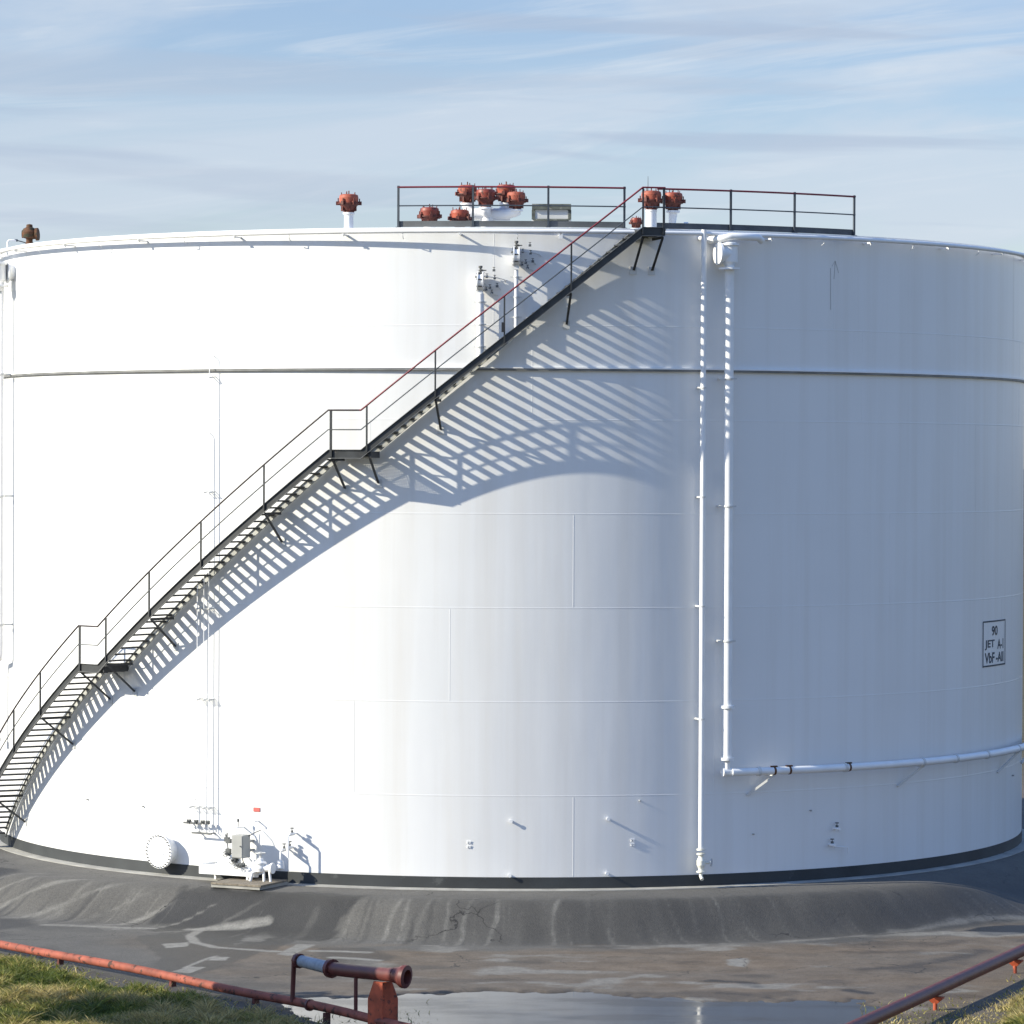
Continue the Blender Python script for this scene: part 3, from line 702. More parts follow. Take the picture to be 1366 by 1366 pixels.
for s_ in (-1, 1):
    mb = MB(); mb.box((x + s_ * wd * .95, y - .18, (zt_ - .44 + zb) / 2), (1, 0, 0), (0, 1, 0), UP, .035, .035, (zt_ - .44 - zb) / 2 + .01); mb.build('leg', M['white'], ht)
# thin aerial by the stair head
x, y = ray_roof(863.5, 13.2); zb = roof_z(x, y)
mb = MB(); mb.cyl((x, y, zb), (x, y, zb + .05), .05, 8); mb.tube([(x, y, zb), (x, y, z_at(245, x, y, 863)), (x, y, z_at(235, x, y, 863))], [.012, .01, .006], 6)
o_ = mb.build('aerial', M['toe']); o_['label'] = 'thin dark aerial rising behind the stair head'; o_['category'] = 'aerial'
# brown rusty valve on the far left rim
x, y = ray_roof(39.5, 15.3); zb = roof_z(x, y); z0 = z_at(324, x, y, 40)
rv = empty('rim_valve', (x, y, zb), 'rust brown angle valve standing on the rim at the far left', 'valve')
mb = MB(); mb.lathe([(.12, zb - z0 - .02), (.12, .0), (.10, .02), (.10, .12), (.22, .16), (.24, .32), (.18, .42), (.10, .46), (.09, .54), (.0, .56)], (x, y, z0), UP, 14)
mb.cyl((x, y, z0 + .22), (x + .22, y - .05, z0 + .25), .13, 12); mb.cyl((x - .22, y, z0 + .26), (x, y, z0 + .26), .12, 10); mb.build('valve_body', M['rust'], rv)
mb = MB(); mb.cyl((x + .20, y - .05, z0 + .25), (x + .27, y - .06, z0 + .255), .19, 14); mb.build('flange', M['rust'], rv)
tb = MB(); pa = [(x - .62, y - .2, ZT - .25), (x - .62, y - .2, z0 + .0), (x - .58, y - .2, z0 + .06), (x - .38, y - .15, z0 + .06)]
tb.tube(pa, .03, 8); tb.build('bleed_pipe', M['white'], rv)
tb = MB(); tb.cyl((x - .42, y - .15, z0 + .07), (x - .33, y - .13, z0 + .06), .035, 8); tb.tube([(x - .38, y - .14, z0 + .07), (x - .1, y - .02, z0 + .0)], .016, 6); tb.build('bleed_cock', M['post'], rv)

# ------------------------------------------------------------------ ground
def smooth(a, b_, t): t = np.clip((t - a) / (b_ - a), 0, 1); return t * t * (3 - 2 * t)
def poly_dist(px, py, pts, closed=False):
    d = np.full(px.shape, 1e9); seg = list(zip(pts, pts[1:])) + ([(pts[-1], pts[0])] if closed else [])
    for (x0, y0), (x1, y1) in seg:
        dx, dy = x1 - x0, y1 - y0; t = np.clip(((px - x0) * dx + (py - y0) * dy) / (dx * dx + dy * dy + 1e-9), 0, 1)
        d = np.minimum(d, np.hypot(px - x0 - t * dx, py - y0 - t * dy))
    return d
def inside(px, py, pts):
    r = np.zeros(px.shape, bool); n_ = len(pts)
    for i in range(n_):
        x0, y0 = pts[i]; x1, y1 = pts[(i + 1) % n_]
        c_ = ((y0 > py) != (y1 > py)) & (px < (x1 - x0) * (py - y0) / (y1 - y0 + 1e-12) + x0)
        r ^= c_
    return r
def signed(px, py, pts): d = poly_dist(px, py, pts, True); return np.where(inside(px, py, pts), -d, d)
_rs = np.random.RandomState(3)
_tab = _rs.rand(256, 256)
def vnoise(x, y):
    xi = np.floor(x).astype(int); yi = np.floor(y).astype(int); fx = x - xi; fy = y - yi
    fx = fx * fx * (3 - 2 * fx); fy = fy * fy * (3 - 2 * fy)
    g = lambda a, b_: _tab[a % 256, b_ % 256]
    return (g(xi, yi) * (1 - fx) + g(xi + 1, yi) * fx) * (1 - fy) + (g(xi, yi + 1) * (1 - fx) + g(xi + 1, yi + 1) * fx) * fy
def fbm(x, y, o=4):
    s_ = 0; a = .5
    for k in range(o): s_ = s_ + a * vnoise(x * 2 ** k + 17.3 * k, y * 2 ** k + 9.1 * k); a *= .5
    return s_ / (1 - .5 ** o)

PUDDLE = [(-5.0, -29.75), (-4.0, -29.3), (-2.4, -28.75), (-.4, -28.2), (.8, -28.5), (2.1, -28.35), (3.5, -29.3), (5.0, -29.9), (6.6, -29.55), (8.3, -29.8), (8.8, -31.0), (8.75, -32.4), (7.9, -34.5), (5.0, -36.0), (0, -36.2), (-3.2, -35.0), (-4.6, -32.2)]
LAWN_L = [(-14.5, -20.6), (-12.9, -21.6), (-11.6, -22.6), (-10.4, -25.2), (-9.3, -26.6), (-8.2, -28.1), (-6.8, -29.5), (-5.5, -31.2), (-4.3, -32.7), (-2.6, -35.5), (-1.5, -39), (-1, -60), (-60, -60), (-60, -12), (-22, -16)]
LAWN_L = [(x - .55, y - .45) for x, y in LAWN_L]
LAWN_R = [(13.6, -23.2), (12.5, -25.2), (11.6, -27.3), (10.9, -29.5), (10.4, -30.9), (9.7, -33.2), (8.6, -36.5), (7, -41), (5, -60), (60, -60), (60, -8), (22, -15)]
LAWN_R = [(x + .8, y - .5) for x, y in LAWN_R]
def lawn_mask(x, y):
    n_ = (fbm(x * 1.1, y * 1.1, 4) - .5) * 1.6
    s_ = np.minimum(signed(x, y, LAWN_L), signed(x, y, LAWN_R)) + n_ * .55
    far = np.maximum(smooth(-42, -50, y), smooth(30, 45, np.hypot(x, y)))
    return np.maximum(smooth(.12, -.18, s_), far), s_
def height(x, y):
    r = np.hypot(x, y); th = np.degrees(np.arctan2(x, -y))
    n1 = fbm(x * .35 + 40, y * .35 + 11, 3) - .5
    rs = 18.05 + .55 * smooth(5, 45, th) + .45 * smooth(32, 48, -th) - .5 * smooth(8, 20, -th) * (1 - smooth(30, 46, -th)) + n1 * .3
    drop = smooth(38, 56, th) * .93 * (th < 150)
    zin = -.02 - .012 * np.clip(r - R, 0, 3) - drop * smooth(16.5, 19.2, r)
    tt = smooth(0, 1.0, np.clip((r - rs + .15) / 1.85, 0, 1))
    zf = FLOOR + (fbm(x * .22, y * .22, 3) - .5) * .05
    z = zin * (1 - tt) + zf * tt
    lw, s_ = lawn_mask(x, y)
    z = z + lw * (.02 + .17 * (fbm(x * 1.3 + 5, y * 1.3, 4) - .3) * smooth(0, -.8, s_) + np.clip(-s_, 0, 8) * .016)
    pd = signed(x, y, PUDDLE) + (fbm(x * 1.3, y * 1.3, 4) - .5) * 1.1 + (fbm(x * 3.1 + 9, y * 2.2, 4) - .5) * .9
    z = z - .075 * smooth(.45, -.45, pd) * (r > 20.4)
    z = np.where(r < 15.5, -.3, z)
    return z
def axis(fine0, fine1, step, lo, hi):
    a = list(np.arange(fine0, fine1 + 1e-6, step)); s_ = step
    while a[-1] < hi: s_ *= 1.3; a.append(a[-1] + s_)
    s_ = step; b_ = []
    c_ = fine0
    while c_ > lo: s_ *= 1.3; c_ -= s_; b_.append(c_)
    return np.array(b_[::-1] + a)
gx = axis(-15.2, 15.2, .07, -3500, 3500); gy = axis(-36.5, -8.0, .11, -1500, 6000)
GX, GY = np.meshgrid(gx, gy); fx, fy = GX.ravel(), GY.ravel()
fz = height(fx, fy)
nx, ny = len(gx), len(gy)
idx = np.arange(nx * ny).reshape(ny, nx)
quads = np.stack([idx[:-1, :-1], idx[:-1, 1:], idx[1:, 1:], idx[1:, :-1]], -1).reshape(-1, 4)
me = bpy.data.meshes.new('ground')
me.vertices.add(nx * ny); me.vertices.foreach_set('co', np.stack([fx, fy, fz], -1).ravel().astype(np.float32))
me.loops.add(quads.size); me.loops.foreach_set('vertex_index', quads.ravel().astype(np.int32))
me.polygons.add(len(quads)); me.polygons.foreach_set('loop_start', np.arange(0, quads.size, 4, dtype=np.int32)); me.polygons.foreach_set('use_smooth', np.ones(len(quads), bool))
me.update(calc_edges=True)
# wear layers: R pale runs and patches, G damp dark asphalt, B brown silt, A lawn soil
r_ = np.hypot(fx, fy); th_ = np.degrees(np.arctan2(fx, -fy))
light = np.zeros(fx.shape); wet = np.zeros(fx.shape); silt = np.zeros(fx.shape)
wob = (fbm(r_ * .9, th_ * .25, 3) - .5)
slope_zone = smooth(17.4, 18.3, r_) * smooth(20.7, 20.0, r_)
for (t0, w, a) in [(-47.5, .22, .8), (-44.8, .16, .7), (-41.5, .2, .75), (-37.5, .22, .8), (-33.5, .13, .5), (-29.8, .2, .8), (-26.0, .11, .9), (-22.3, .2, .8), (-16.0, .3, .45), (-12.8, .1, .35),
                   (-9.2, .13, .7), (-6.8, .1, .35), (-3.2, .14, .55), (-1.0, .12, .7), (1.2, .22, .3), (3.9, .13, .6), (6.5, .1, .3), (8.4, .13, .4), (12.0, .2, .4), (15, .12, .5), (17.3, .1, .6), (21, .3, .3), (27, .2, .25), (33, .25, .25)]:
    lean = (r_ - 18.2) * (.9 if t0 < -18 else .12)
    ds = np.abs(np.radians(th_ - t0) * r_ + lean + wob * .22)
    light = np.maximum(light, a * .58 * smooth(w * .95, w * .2, ds) * slope_zone * (.15 + 1.6 * fbm(fx * 1.5 + 3, fy * 1.1, 3)))
    # foot of the run spreading on the floor
    light = np.maximum(light, a * .25 * smooth(.9, .1, np.abs(r_ - 20.0 + wob * .5)) * smooth(1.0, .1, ds))
drip = fbm(th_ * 2.6 + 4, r_ * .35, 4); light = np.maximum(light, .34 * smooth(.55, .8, drip) * slope_zone)
wet = np.maximum(wet, .55 * smooth(.5, .25, fbm(th_ * 1.7 + 40, r_ * .25, 4)) * slope_zone)
light = np.maximum(light, .30 * smooth(17.6, 16.4, r_) * fbm(th_ * .8, r_ * 1.2, 4))
def stroke(pts, w, a, layer, soft=.4, closed=False, jag=.25):
    j_ = (fbm(fx * 1.7 + 31, fy * 1.7 + 5, 4) - .5) * jag
    d = signed(fx, fy, pts) if closed else poly_dist(fx, fy, pts)
    return np.maximum(layer, a * smooth(w + soft / 2, w - soft / 2, d + j_))
# pale arcs, tyre-like lines and patches on the left floor
light = stroke([(-8.2, -17.5), (-8.35, -18.6), (-8.1, -19.9), (-7.5, -20.8), (-6.6, -21.2), (-5.9, -21.5)], .13, 1.0, light, .14, jag=.08)
light = stroke([(-12.4, -16.4), (-11.4, -16.6), (-10.4, -16.9), (-9.5, -17.05)], .16, .8, light, .2, jag=.15)
light = stroke([(-8.5, -17.3), (-7.5, -17.4), (-6.4, -17.5)], .18, .9, light, .2, jag=.15)
light = stroke([(-8.95, -20.15), (-8.3, -19.85), (-8.2, -20.6), (-8.75, -21.0)], .0, 1.0, light, .1, True, .05)
light = stroke([(-8.2, -25.3), (-7.85, -24.4), (-7.45, -24.5), (-7.75, -25.6)], .0, 1.0, light, .1, True, .05)
light = stroke([(-7.95, -24.6), (-7.55, -22.9), (-7.35, -22.4)], .05, 1.0, light, .12, jag=.06)
light = stroke([(-7.45, -22.5), (-7.0, -22.6), (-7.05, -23.3), (-7.5, -23.2)], .0, .95, light, .1, True, .05)
light = stroke([(-5.85, -22.0), (-5.45, -20.0), (-5.0, -20.1), (-5.5, -22.3)], .0, 1.0, light, .12, True, .08)
light = stroke([(-5.0, -21.3), (-4.3, -21.4), (-3.6, -21.6)], .16, .9, light, .14, jag=.06)
light = stroke([(-4.4, -22.6), (-3.8, -22.8), (-3.3, -23.1)], .17, .9, light, .14, jag=.06)
light = np.maximum(light, .55 * smooth(1.3, .2, np.hypot((fx + 6.5) * .9, (fy + 19.4) * .55)) * smooth(.4, .62, fbm(fx * 1.8, fy * 1.2 + 8, 4)))
light = stroke([(5.4, -22.7), (6.0, -22.4), (5.8, -24.1), (5.5, -23.8)], .0, .8, light, .2, True, .3)
light = stroke([(10.9, -21.1), (11.3, -21.2), (11.7, -21.4)], .1, .7, light, .2, jag=.3)
light = stroke([(10.4, -27.6), (10.9, -28.0), (10.2, -28.3)], .15, .6, light, .3, jag=.4)
light = stroke([(6.8, -19.3), (8.1, -18.7), (10.7, -17.0), (12.6, -15.3), (14.3, -14.1)], .10, .6, light, .4, jag=.4)
light = np.maximum(light, .55 * smooth(.55, .72, fbm(fx * .55 + 70, fy * .8, 5)) * (r_ > 20.3) * smooth(-6, -2, fx))
# damp asphalt
wet = stroke([(-9.6, -17.1), (-8.6, -16.4), (-6.9, -17.6), (-4.9, -17.9), (-4.5, -18.6), (-4.9, -19.5), (-6.3, -19.0), (-8.4, -18.4), (-9.4, -18.0)], .0, .8, wet, .12, True, .35)
jg = (fbm(th_ * .45 + 3, r_ * .8, 4) - .5)
wet = np.maximum(wet, .85 * smooth(17.35, 17.5, r_ + jg * .7) * smooth(19.3, 19.0, r_ + jg * .6) * smooth(-30.5, -29.8, th_ + jg * 4) * smooth(-12.2, -13.2, th_ + jg * 5))
wet = np.maximum(wet, .75 * smooth(17.9, 18.1, r_ + jg * .8) * smooth(19.9, 19.6, r_ + jg * .6) * smooth(-57, -55.5, th_ + jg * 4) * smooth(-48.5, -50, th_ + jg * 5))
wet = stroke([(-9.7, -18.6), (-8.5, -17.8), (-6.8, -17.9), (-5.4, -18.9), (-6.3, -22.0), (-7.0, -24.5), (-7.8, -26.1), (-8.5, -25.4), (-8.7, -22.4), (-9.4, -20.6)], .0, .72, wet, .15, True, .5)
wet = stroke([(-5.0, -20.6), (-3.4, -20.6), (-2.9, -22.5), (-3.4, -24.0), (-4.6, -23.4)], .0, .6, wet, .4, True, .5)
wet = stroke([(-15, -15.0), (-13.0, -15.2), (-12.6, -16.5), (-14.5, -18.5)], .0, .6, wet, .4, True, .5)
wet = stroke([(12.0, -16.9), (12.9, -15.9), (14.6, -15.5), (14.4, -17.0), (12.8, -17.9)], .0, 1.0, wet, .2, True, .5)
wet = stroke([(4.9, -26.6), (5.5, -26.8), (5.9, -27.5)], .22, .75, wet, .2, jag=.3)
wet = stroke([(5.0, -28.6), (5.6, -28.8)], .2, .6, wet, .2, jag=.3)
wet = stroke([(8.0, -28.0), (8.4, -28.5)], .2, .8, wet, .2, jag=.3)
wet = stroke([(8.7, -24.4), (9.7, -24.0), (11.1, -22.5), (12.1, -20.8)], .3, .55, wet, .5, jag=.6)
wet = np.maximum(wet, .5 * smooth(.45, -.2, signed(fx, fy, PUDDLE) + (fbm(fx * 1.3, fy * 1.3, 4) - .5) * 1.1))
wet = np.maximum(wet, .62 * slope_zone * smooth(-14, 2, th_) * (.6 + .8 * (fbm(th_ * .6, r_ * .4, 3) - .3)))
wet = np.maximum(wet, .35 * smooth(.52, .66, fbm(fx * .5 + 9, fy * .9 + 2, 5)) * (r_ > 20.3))
wet = np.maximum(wet, .45 * smooth(2.4, .8, poly_dist(fx, fy, LAWN_L[:11])) * (fx < 0))
# brown silt on the floor in front
silt = smooth(-7.5, -3.0, fx + (fbm(fx * .4, fy * .4, 3) - .5) * 4 + .35 * (fy + 30)) * smooth(20.2, 21.5, r_ + (fbm(fx * .6, fy * .9, 4) - .5) * 3)
silt = silt * (.55 + .8 * (fbm(fx * .35 + 3, fy * 1.1, 4) - .2))
lw, _s = lawn_mask(fx, fy)
ca = me.color_attributes.new('wear', 'FLOAT_COLOR', 'POINT')
ca.data.foreach_set('color', np.clip(np.stack([light, wet, silt, lw], -1), 0, 1).ravel().astype(np.float32))
def ground_material():
    m = bpy.data.materials.new('worn_asphalt'); m.use_nodes = True
    nt = m.node_tree; N = nt.nodes; L = nt.links; b = N['Principled BSDF']
    at = N.new('ShaderNodeAttribute'); at.attribute_name = 'wear'
    sp = N.new('ShaderNodeSeparateColor'); L.new(at.outputs['Color'], sp.inputs['Color'])
    tc = N.new('ShaderNodeTexCoord')
    def ns(scale, detail=6, rough=.6, vec=None):
        n = N.new('ShaderNodeTexNoise'); n.inputs['Scale'].default_value = scale; n.inputs['Detail'].default_value = detail; n.inputs['Roughness'].default_value = rough
        L.new(vec or tc.outputs['Object'], n.inputs['Vector']); return n.outputs['Fac']
    def mix(f, a, b_, blend='MIX'):
        x = N.new('ShaderNodeMix'); x.data_type = 'RGBA'; x.blend_type = blend
        for k, s_ in (('Factor', f), ('A', a), ('B', b_)):
            if isinstance(s_, (int, float)): x.inputs[k].default_value = s_
            elif isinstance(s_, tuple): x.inputs[k].default_value = (*s_, 1)
            else: L.new(s_, x.inputs[k])
        return x.outputs['Result']
    def rng(f, a, b_, c_=0., d=1.):
        x = N.new('ShaderNodeMapRange'); x.inputs['From Min'].default_value = a; x.inputs['From Max'].default_value = b_; x.inputs['To Min'].default_value = c_; x.inputs['To Max'].default_value = d
        L.new(f, x.inputs['Value']); return x.outputs['Result']
    base = mix(rng(ns(.8), .3, .7), (.066, .063, .057), (.108, .103, .093))
    base = mix(rng(ns(60, 3), .35, .65), base, (.110, .106, .098))
    base = mix(sp.outputs['Blue'], base, mix(rng(ns(1.6), .3, .7), (.100, .074, .050), (.165, .130, .096)))
    pale = mix(rng(ns(5), .3, .7), (.155, .150, .134), (.25, .242, .219))
    base = mix(sp.outputs['Red'], base, pale)
    base = mix(sp.outputs['Green'], base, (.017, .0166, .0158))
    base = mix(rng(sp.outputs['Red'], .20, .85), base, pale)
    vo = N.new('ShaderNodeTexVoronoi'); vo.feature = 'DISTANCE_TO_EDGE'; vo.inputs['Scale'].default_value = .42
    wv = N.new('ShaderNodeTexNoise'); wv.inputs['Scale'].default_value = 1.3; wv.inputs['Detail'].default_value = 6
    L.new(tc.outputs['Object'], wv.inputs['Vector'])
    av = N.new('ShaderNodeVectorMath'); av.operation = 'MULTIPLY_ADD'; L.new(wv.outputs['Color'], av.inputs[0]); av.inputs[1].default_value = (1.4, 1.4, 0); L.new(tc.outputs['Object'], av.inputs[2])
    L.new(av.outputs['Vector'], vo.inputs['Vector'])
    cr = N.new('ShaderNodeMath'); cr.operation = 'MULTIPLY'; L.new(rng(vo.outputs['Distance'], .002, .010, 1., 0.), cr.inputs[0]); L.new(rng(ns(.35, 3), .48, .62), cr.inputs[1])
    base = mix(cr.outputs[0], base, (.020, .019, .018))
    base = mix(1.0, base, mix(rng(ns(14, 8, .75), .3, .7), (.72, .72, .72), (1.22, 1.2, 1.18)), 'MULTIPLY')
    base = mix(at.outputs['Alpha'], base, mix(rng(ns(3), .35, .65), (.045, .042, .015), (.10, .085, .035)))
    L.new(base, b.inputs['Base Color'])
    L.new(rng(sp.outputs['Green'], 0, 1, .92, .55), b.inputs['Roughness'])
    bp = N.new('ShaderNodeBump'); bp.inputs['Strength'].default_value = .6; bp.inputs['Distance'].default_value = .03
    L.new(ns(22, 8, .7), bp.inputs['Height']); L.new(bp.outputs['Normal'], b.inputs['Normal'])
    return m
me.materials.append(ground_material())
g = bpy.data.objects.new('ground', me); col.objects.link(g); g['kind'] = 'structure'
# pale concrete kerb ring under the tank
kr = revolve([(R + .005, -.2), (R + .005, .0), (R + .38, -.012), (R + .40, -.2)]).build('concrete_kerb', M['ring']); kr['kind'] = 'structure'
# standing water
def water_material():
    m = bpy.data.materials.new('still_water'); m.use_nodes = True
    nt = m.node_tree; N = nt.nodes; L = nt.links; b = N['Principled BSDF']
    b.inputs['Base Color'].default_value = (.045, .042, .038, 1); b.inputs['Roughness'].default_value = .04; b.inputs['IOR'].default_value = 1.33
    b.inputs['Specular IOR Level'].default_value = .9
    tc = N.new('ShaderNodeTexCoord'); mp = N.new('ShaderNodeMapping'); mp.inputs['Scale'].default_value = (1.2, 2.5, 1); L.new(tc.outputs['Object'], mp.inputs['Vector'])
    n = N.new('ShaderNodeTexNoise'); n.inputs['Scale'].default_value = 1.5; n.inputs['Detail'].default_value = 3; L.new(mp.outputs['Vector'], n.inputs['Vector'])
    bp = N.new('ShaderNodeBump'); bp.inputs['Strength'].default_value = .04; bp.inputs['Distance'].default_value = .02
    L.new(n.outputs['Fac'], bp.inputs['Height']); L.new(bp.outputs['Normal'], b.inputs['Normal'])
    m3 = N.new('ShaderNodeMapping'); m3.inputs['Scale'].default_value = (.25, .55, 1); L.new(tc.outputs['Object'], m3.inputs['Vector'])
    n3 = N.new('ShaderNodeTexNoise'); n3.inputs['Scale'].default_value = 1.0; n3.inputs['Detail'].default_value = 5; L.new(m3.outputs['Vector'], n3.inputs['Vector'])
    r3 = N.new('ShaderNodeMapRange'); r3.inputs['From Min'].default_value = .42; r3.inputs['From Max'].default_value = .60; r3.inputs['To Min'].default_value = .03; r3.inputs['To Max'].default_value = .22
    L.new(n3.outputs['Fac'], r3.inputs['Value']); L.new(r3.outputs['Result'], b.inputs['Roughness'])
    return m
mb = MB()
wz = FLOOR - .030
mb.add([(-5.7, -36.8, wz), (9.8, -36.8, wz), (9.8, -27.3, wz), (-5.7, -27.3, wz)], [(0, 1, 2, 3)])
wt = mb.build('puddle_water', water_material()); wt['kind'] = 'structure'

# ------------------------------------------------------------------ foreground fire-water pipes
def gz(x, y): return float(height(np.array([x], float), np.array([y], float))[0])
lp = empty('ground_pipe', (-8, -26, FLOOR), 'long faded orange fire pipe lying along the edge of the left grass', 'pipe')
pts0 = [(-18.5, -14.9), (-12.86, -21.9), (-8.57, -27.08), (-4.89, -31.62), (-2.43, -35.0), (1.5, -40.4)]
pts = []
for (a, b_) in zip(pts0, pts0[1:]):
    for k in range(12): f = k / 12; pts.append((a[0] + (b_[0] - a[0]) * f, a[1] + (b_[1] - a[1]) * f))
LPZ = FLOOR + .22
mb = MB(); mb.tube([(x, y, LPZ + .02 * math.sin(i * .35)) for i, (x, y) in enumerate(pts)], .102, 14); mb.build('pipe', M['fire_red'], lp)
for f in (6, 17, 26, 33, 40, 50):
    x, y = pts[f]; mb = MB(); mb.box((x, y, FLOOR + .04), (.62, -.78, 0), (.78, .62, 0), UP, .05, .07, .09); mb.build('saddle', M['dark_red'], lp)
for f in (9, 38):
    x, y = pts[f]; d = Vector((.62, -.78, 0)); mb = MB(); mb.cyl(Vector((x, y, LPZ)) - d * .04, Vector((x, y, LPZ)) + d * .04, .135, 14); mb.build('flange', M['maroon'], lp)
rp = empty('ground_pipe', (10, -27, FLOOR), 'maroon fire pipe on orange feet beside the right grass', 'pipe')
a, b_ = Vector((12.67, -24.19, 0)), Vector((7.34, -36.72, 0)); d = (b_ - a).normalized()
a2, b2 = a - d * 10, b_ + d * 7
RPZ = FLOOR + .47
mb = MB(); mb.tube([Vector((q.x, q.y, RPZ)) for q in [a2 + (b2 - a2) * (k / 20) for k in range(21)]], .145, 16); mb.build('pipe', M['maroon'], rp)
for f in (-.62, -.28, .06, .56, 1.05):
    q = a + (b_ - a) * f; n_ = d.cross(UP)
    mb = MB(); mb.box((q.x, q.y, RPZ - .165), d, n_, UP, .09, .19, .02)
    s1 = Vector((q.x, q.y, RPZ - .186)); z_ = gz(q.x, q.y)
    mb.hexa([s1 - d * .04 - n_ * .06 - UP * .11, s1 + d * .04 - n_ * .06 - UP * .11, s1 + d * .04 + n_ * .06 - UP * .11, s1 - d * .04 + n_ * .06 - UP * .11, s1 - d * .09 - n_ * .18, s1 + d * .09 - n_ * .18, s1 + d * .09 + n_ * .18, s1 - d * .09 + n_ * .18])
    mb.cyl((q.x, q.y, z_ - .05), (q.x, q.y, RPZ - .28), .05, 10)
    mb.build('foot', M['support'], rp)

# monitor / hose connection on the left pipe
mo = empty('hose_connection', (-3.4, -33.4, FLOOR), 'maroon hose connection with a flared mouth on an orange stand', 'hydrant')
def fp(u, v, y):              # point at depth y seen at column u, row v
    k = (u - 683.) / 4932.; return Vector((k * (y + CAM_D), y, z_at(v, k * (y + CAM_D), y, u)))
y0 = -31.4
A, B, C_, D_, E_ = fp(398, 1281, -31.75), fp(410, 1283, -31.9), fp(446, 1292, -32.8), fp(520, 1300, -34.5), fp(548, 1301, -35.1)
mb = MB(); mb.tube([C_, C_ + (D_ - C_) * .35 + UP * -.01, D_, D_ + (E_ - D_) * .4], [.155, .15, .15, .16], 16); mb.lathe([(.16, -.02), (.19, .12), (.255, .24), (.255, .33), (.16, .35), (.13, .1), (0, .08)], D_ + (E_ - D_) * .3, (E_ - D_).normalized() + Vector((.9, -.05, -.22)), 18)
mb.build('nozzle_pipe', M['maroon'], mo)
mb = MB(); mb.tube([A + (B - A) * .6, C_], [.135, .145], 16); mb.build('sleeve', M['galv'], mo)
for (q, r1) in ((A + (B - A) * .3, .17), (C_ - (C_ - B) * .02, .215)):
    dd = (C_ - A).normalized(); mb = MB(); mb.cyl(q - dd * .05, q + dd * .05, r1, 16)
    for k in range(8):
        xx = dd.orthogonal().normalized(); yy = dd.cross(xx); aa = k * math.pi / 4; w_ = q + (xx * math.cos(aa) + yy * math.sin(aa)) * r1 * .85; mb.cyl(w_ - dd * .08, w_ + dd * .08, .018, 6)
    mb.build('flange', M['maroon'], mo)
mb = MB(); mb.tube([A + (B - A) * .4, A + (B - A) * .02 - UP * .02, A - (B - A) * .25 - UP * .10, Vector((A.x - .08, A.y, LPZ))], [.12, .075, .06, .055], 10); mb.build('riser', M['maroon'], mo)
q = fp(478, 1300, -33.65); mb = MB(); mb.tube([q, Vector((q.x, q.y, LPZ - .1))], .045, 10); mb.build('riser', M['maroon'], mo)
q = fp(514, 1306, -34.4); zb = gz(q.x, q.y) - .05
mb = MB(); zt_ = q.z - .10
outl = [(-.33, zb), (.33, zb), (.33, zb + (zt_ - zb) * .70), (.20, zt_ + .05), (-.20, zt_ + .05), (-.33, zb + (zt_ - zb) * .70)]
vs = [(q.x + x_, q.y + abs(x_) * .9 - .22, z_) for (x_, z_) in outl] + [(q.x + x_, q.y + abs(x_) * .9 - .12, z_) for (x_, z_) in outl]
vs += [(q.x, q.y - .22, zb), (q.x, q.y - .22, zt_ + .05), (q.x, q.y - .12, zb), (q.x, q.y - .12, zt_ + .05)]
mb.add(vs, [(0, 12, 13, 4, 5), (12, 1, 2, 3, 13), (6, 11, 10, 15, 14), (14, 15, 9, 8, 7), (0, 6, 14, 12), (12, 14, 7, 1), (1, 7, 8, 2), (2, 8, 9, 3), (3, 9, 15, 13), (13, 15, 10, 4), (4, 10, 11, 5), (5, 11, 6, 0)])
mb.box((q.x, q.y - .245, (zb + zt_) / 2), (1, 0, 0), (0, 1, 0), UP, .012, .02, (zt_ - zb) / 2)
mb.build('stand_plate', M['support'], mo)

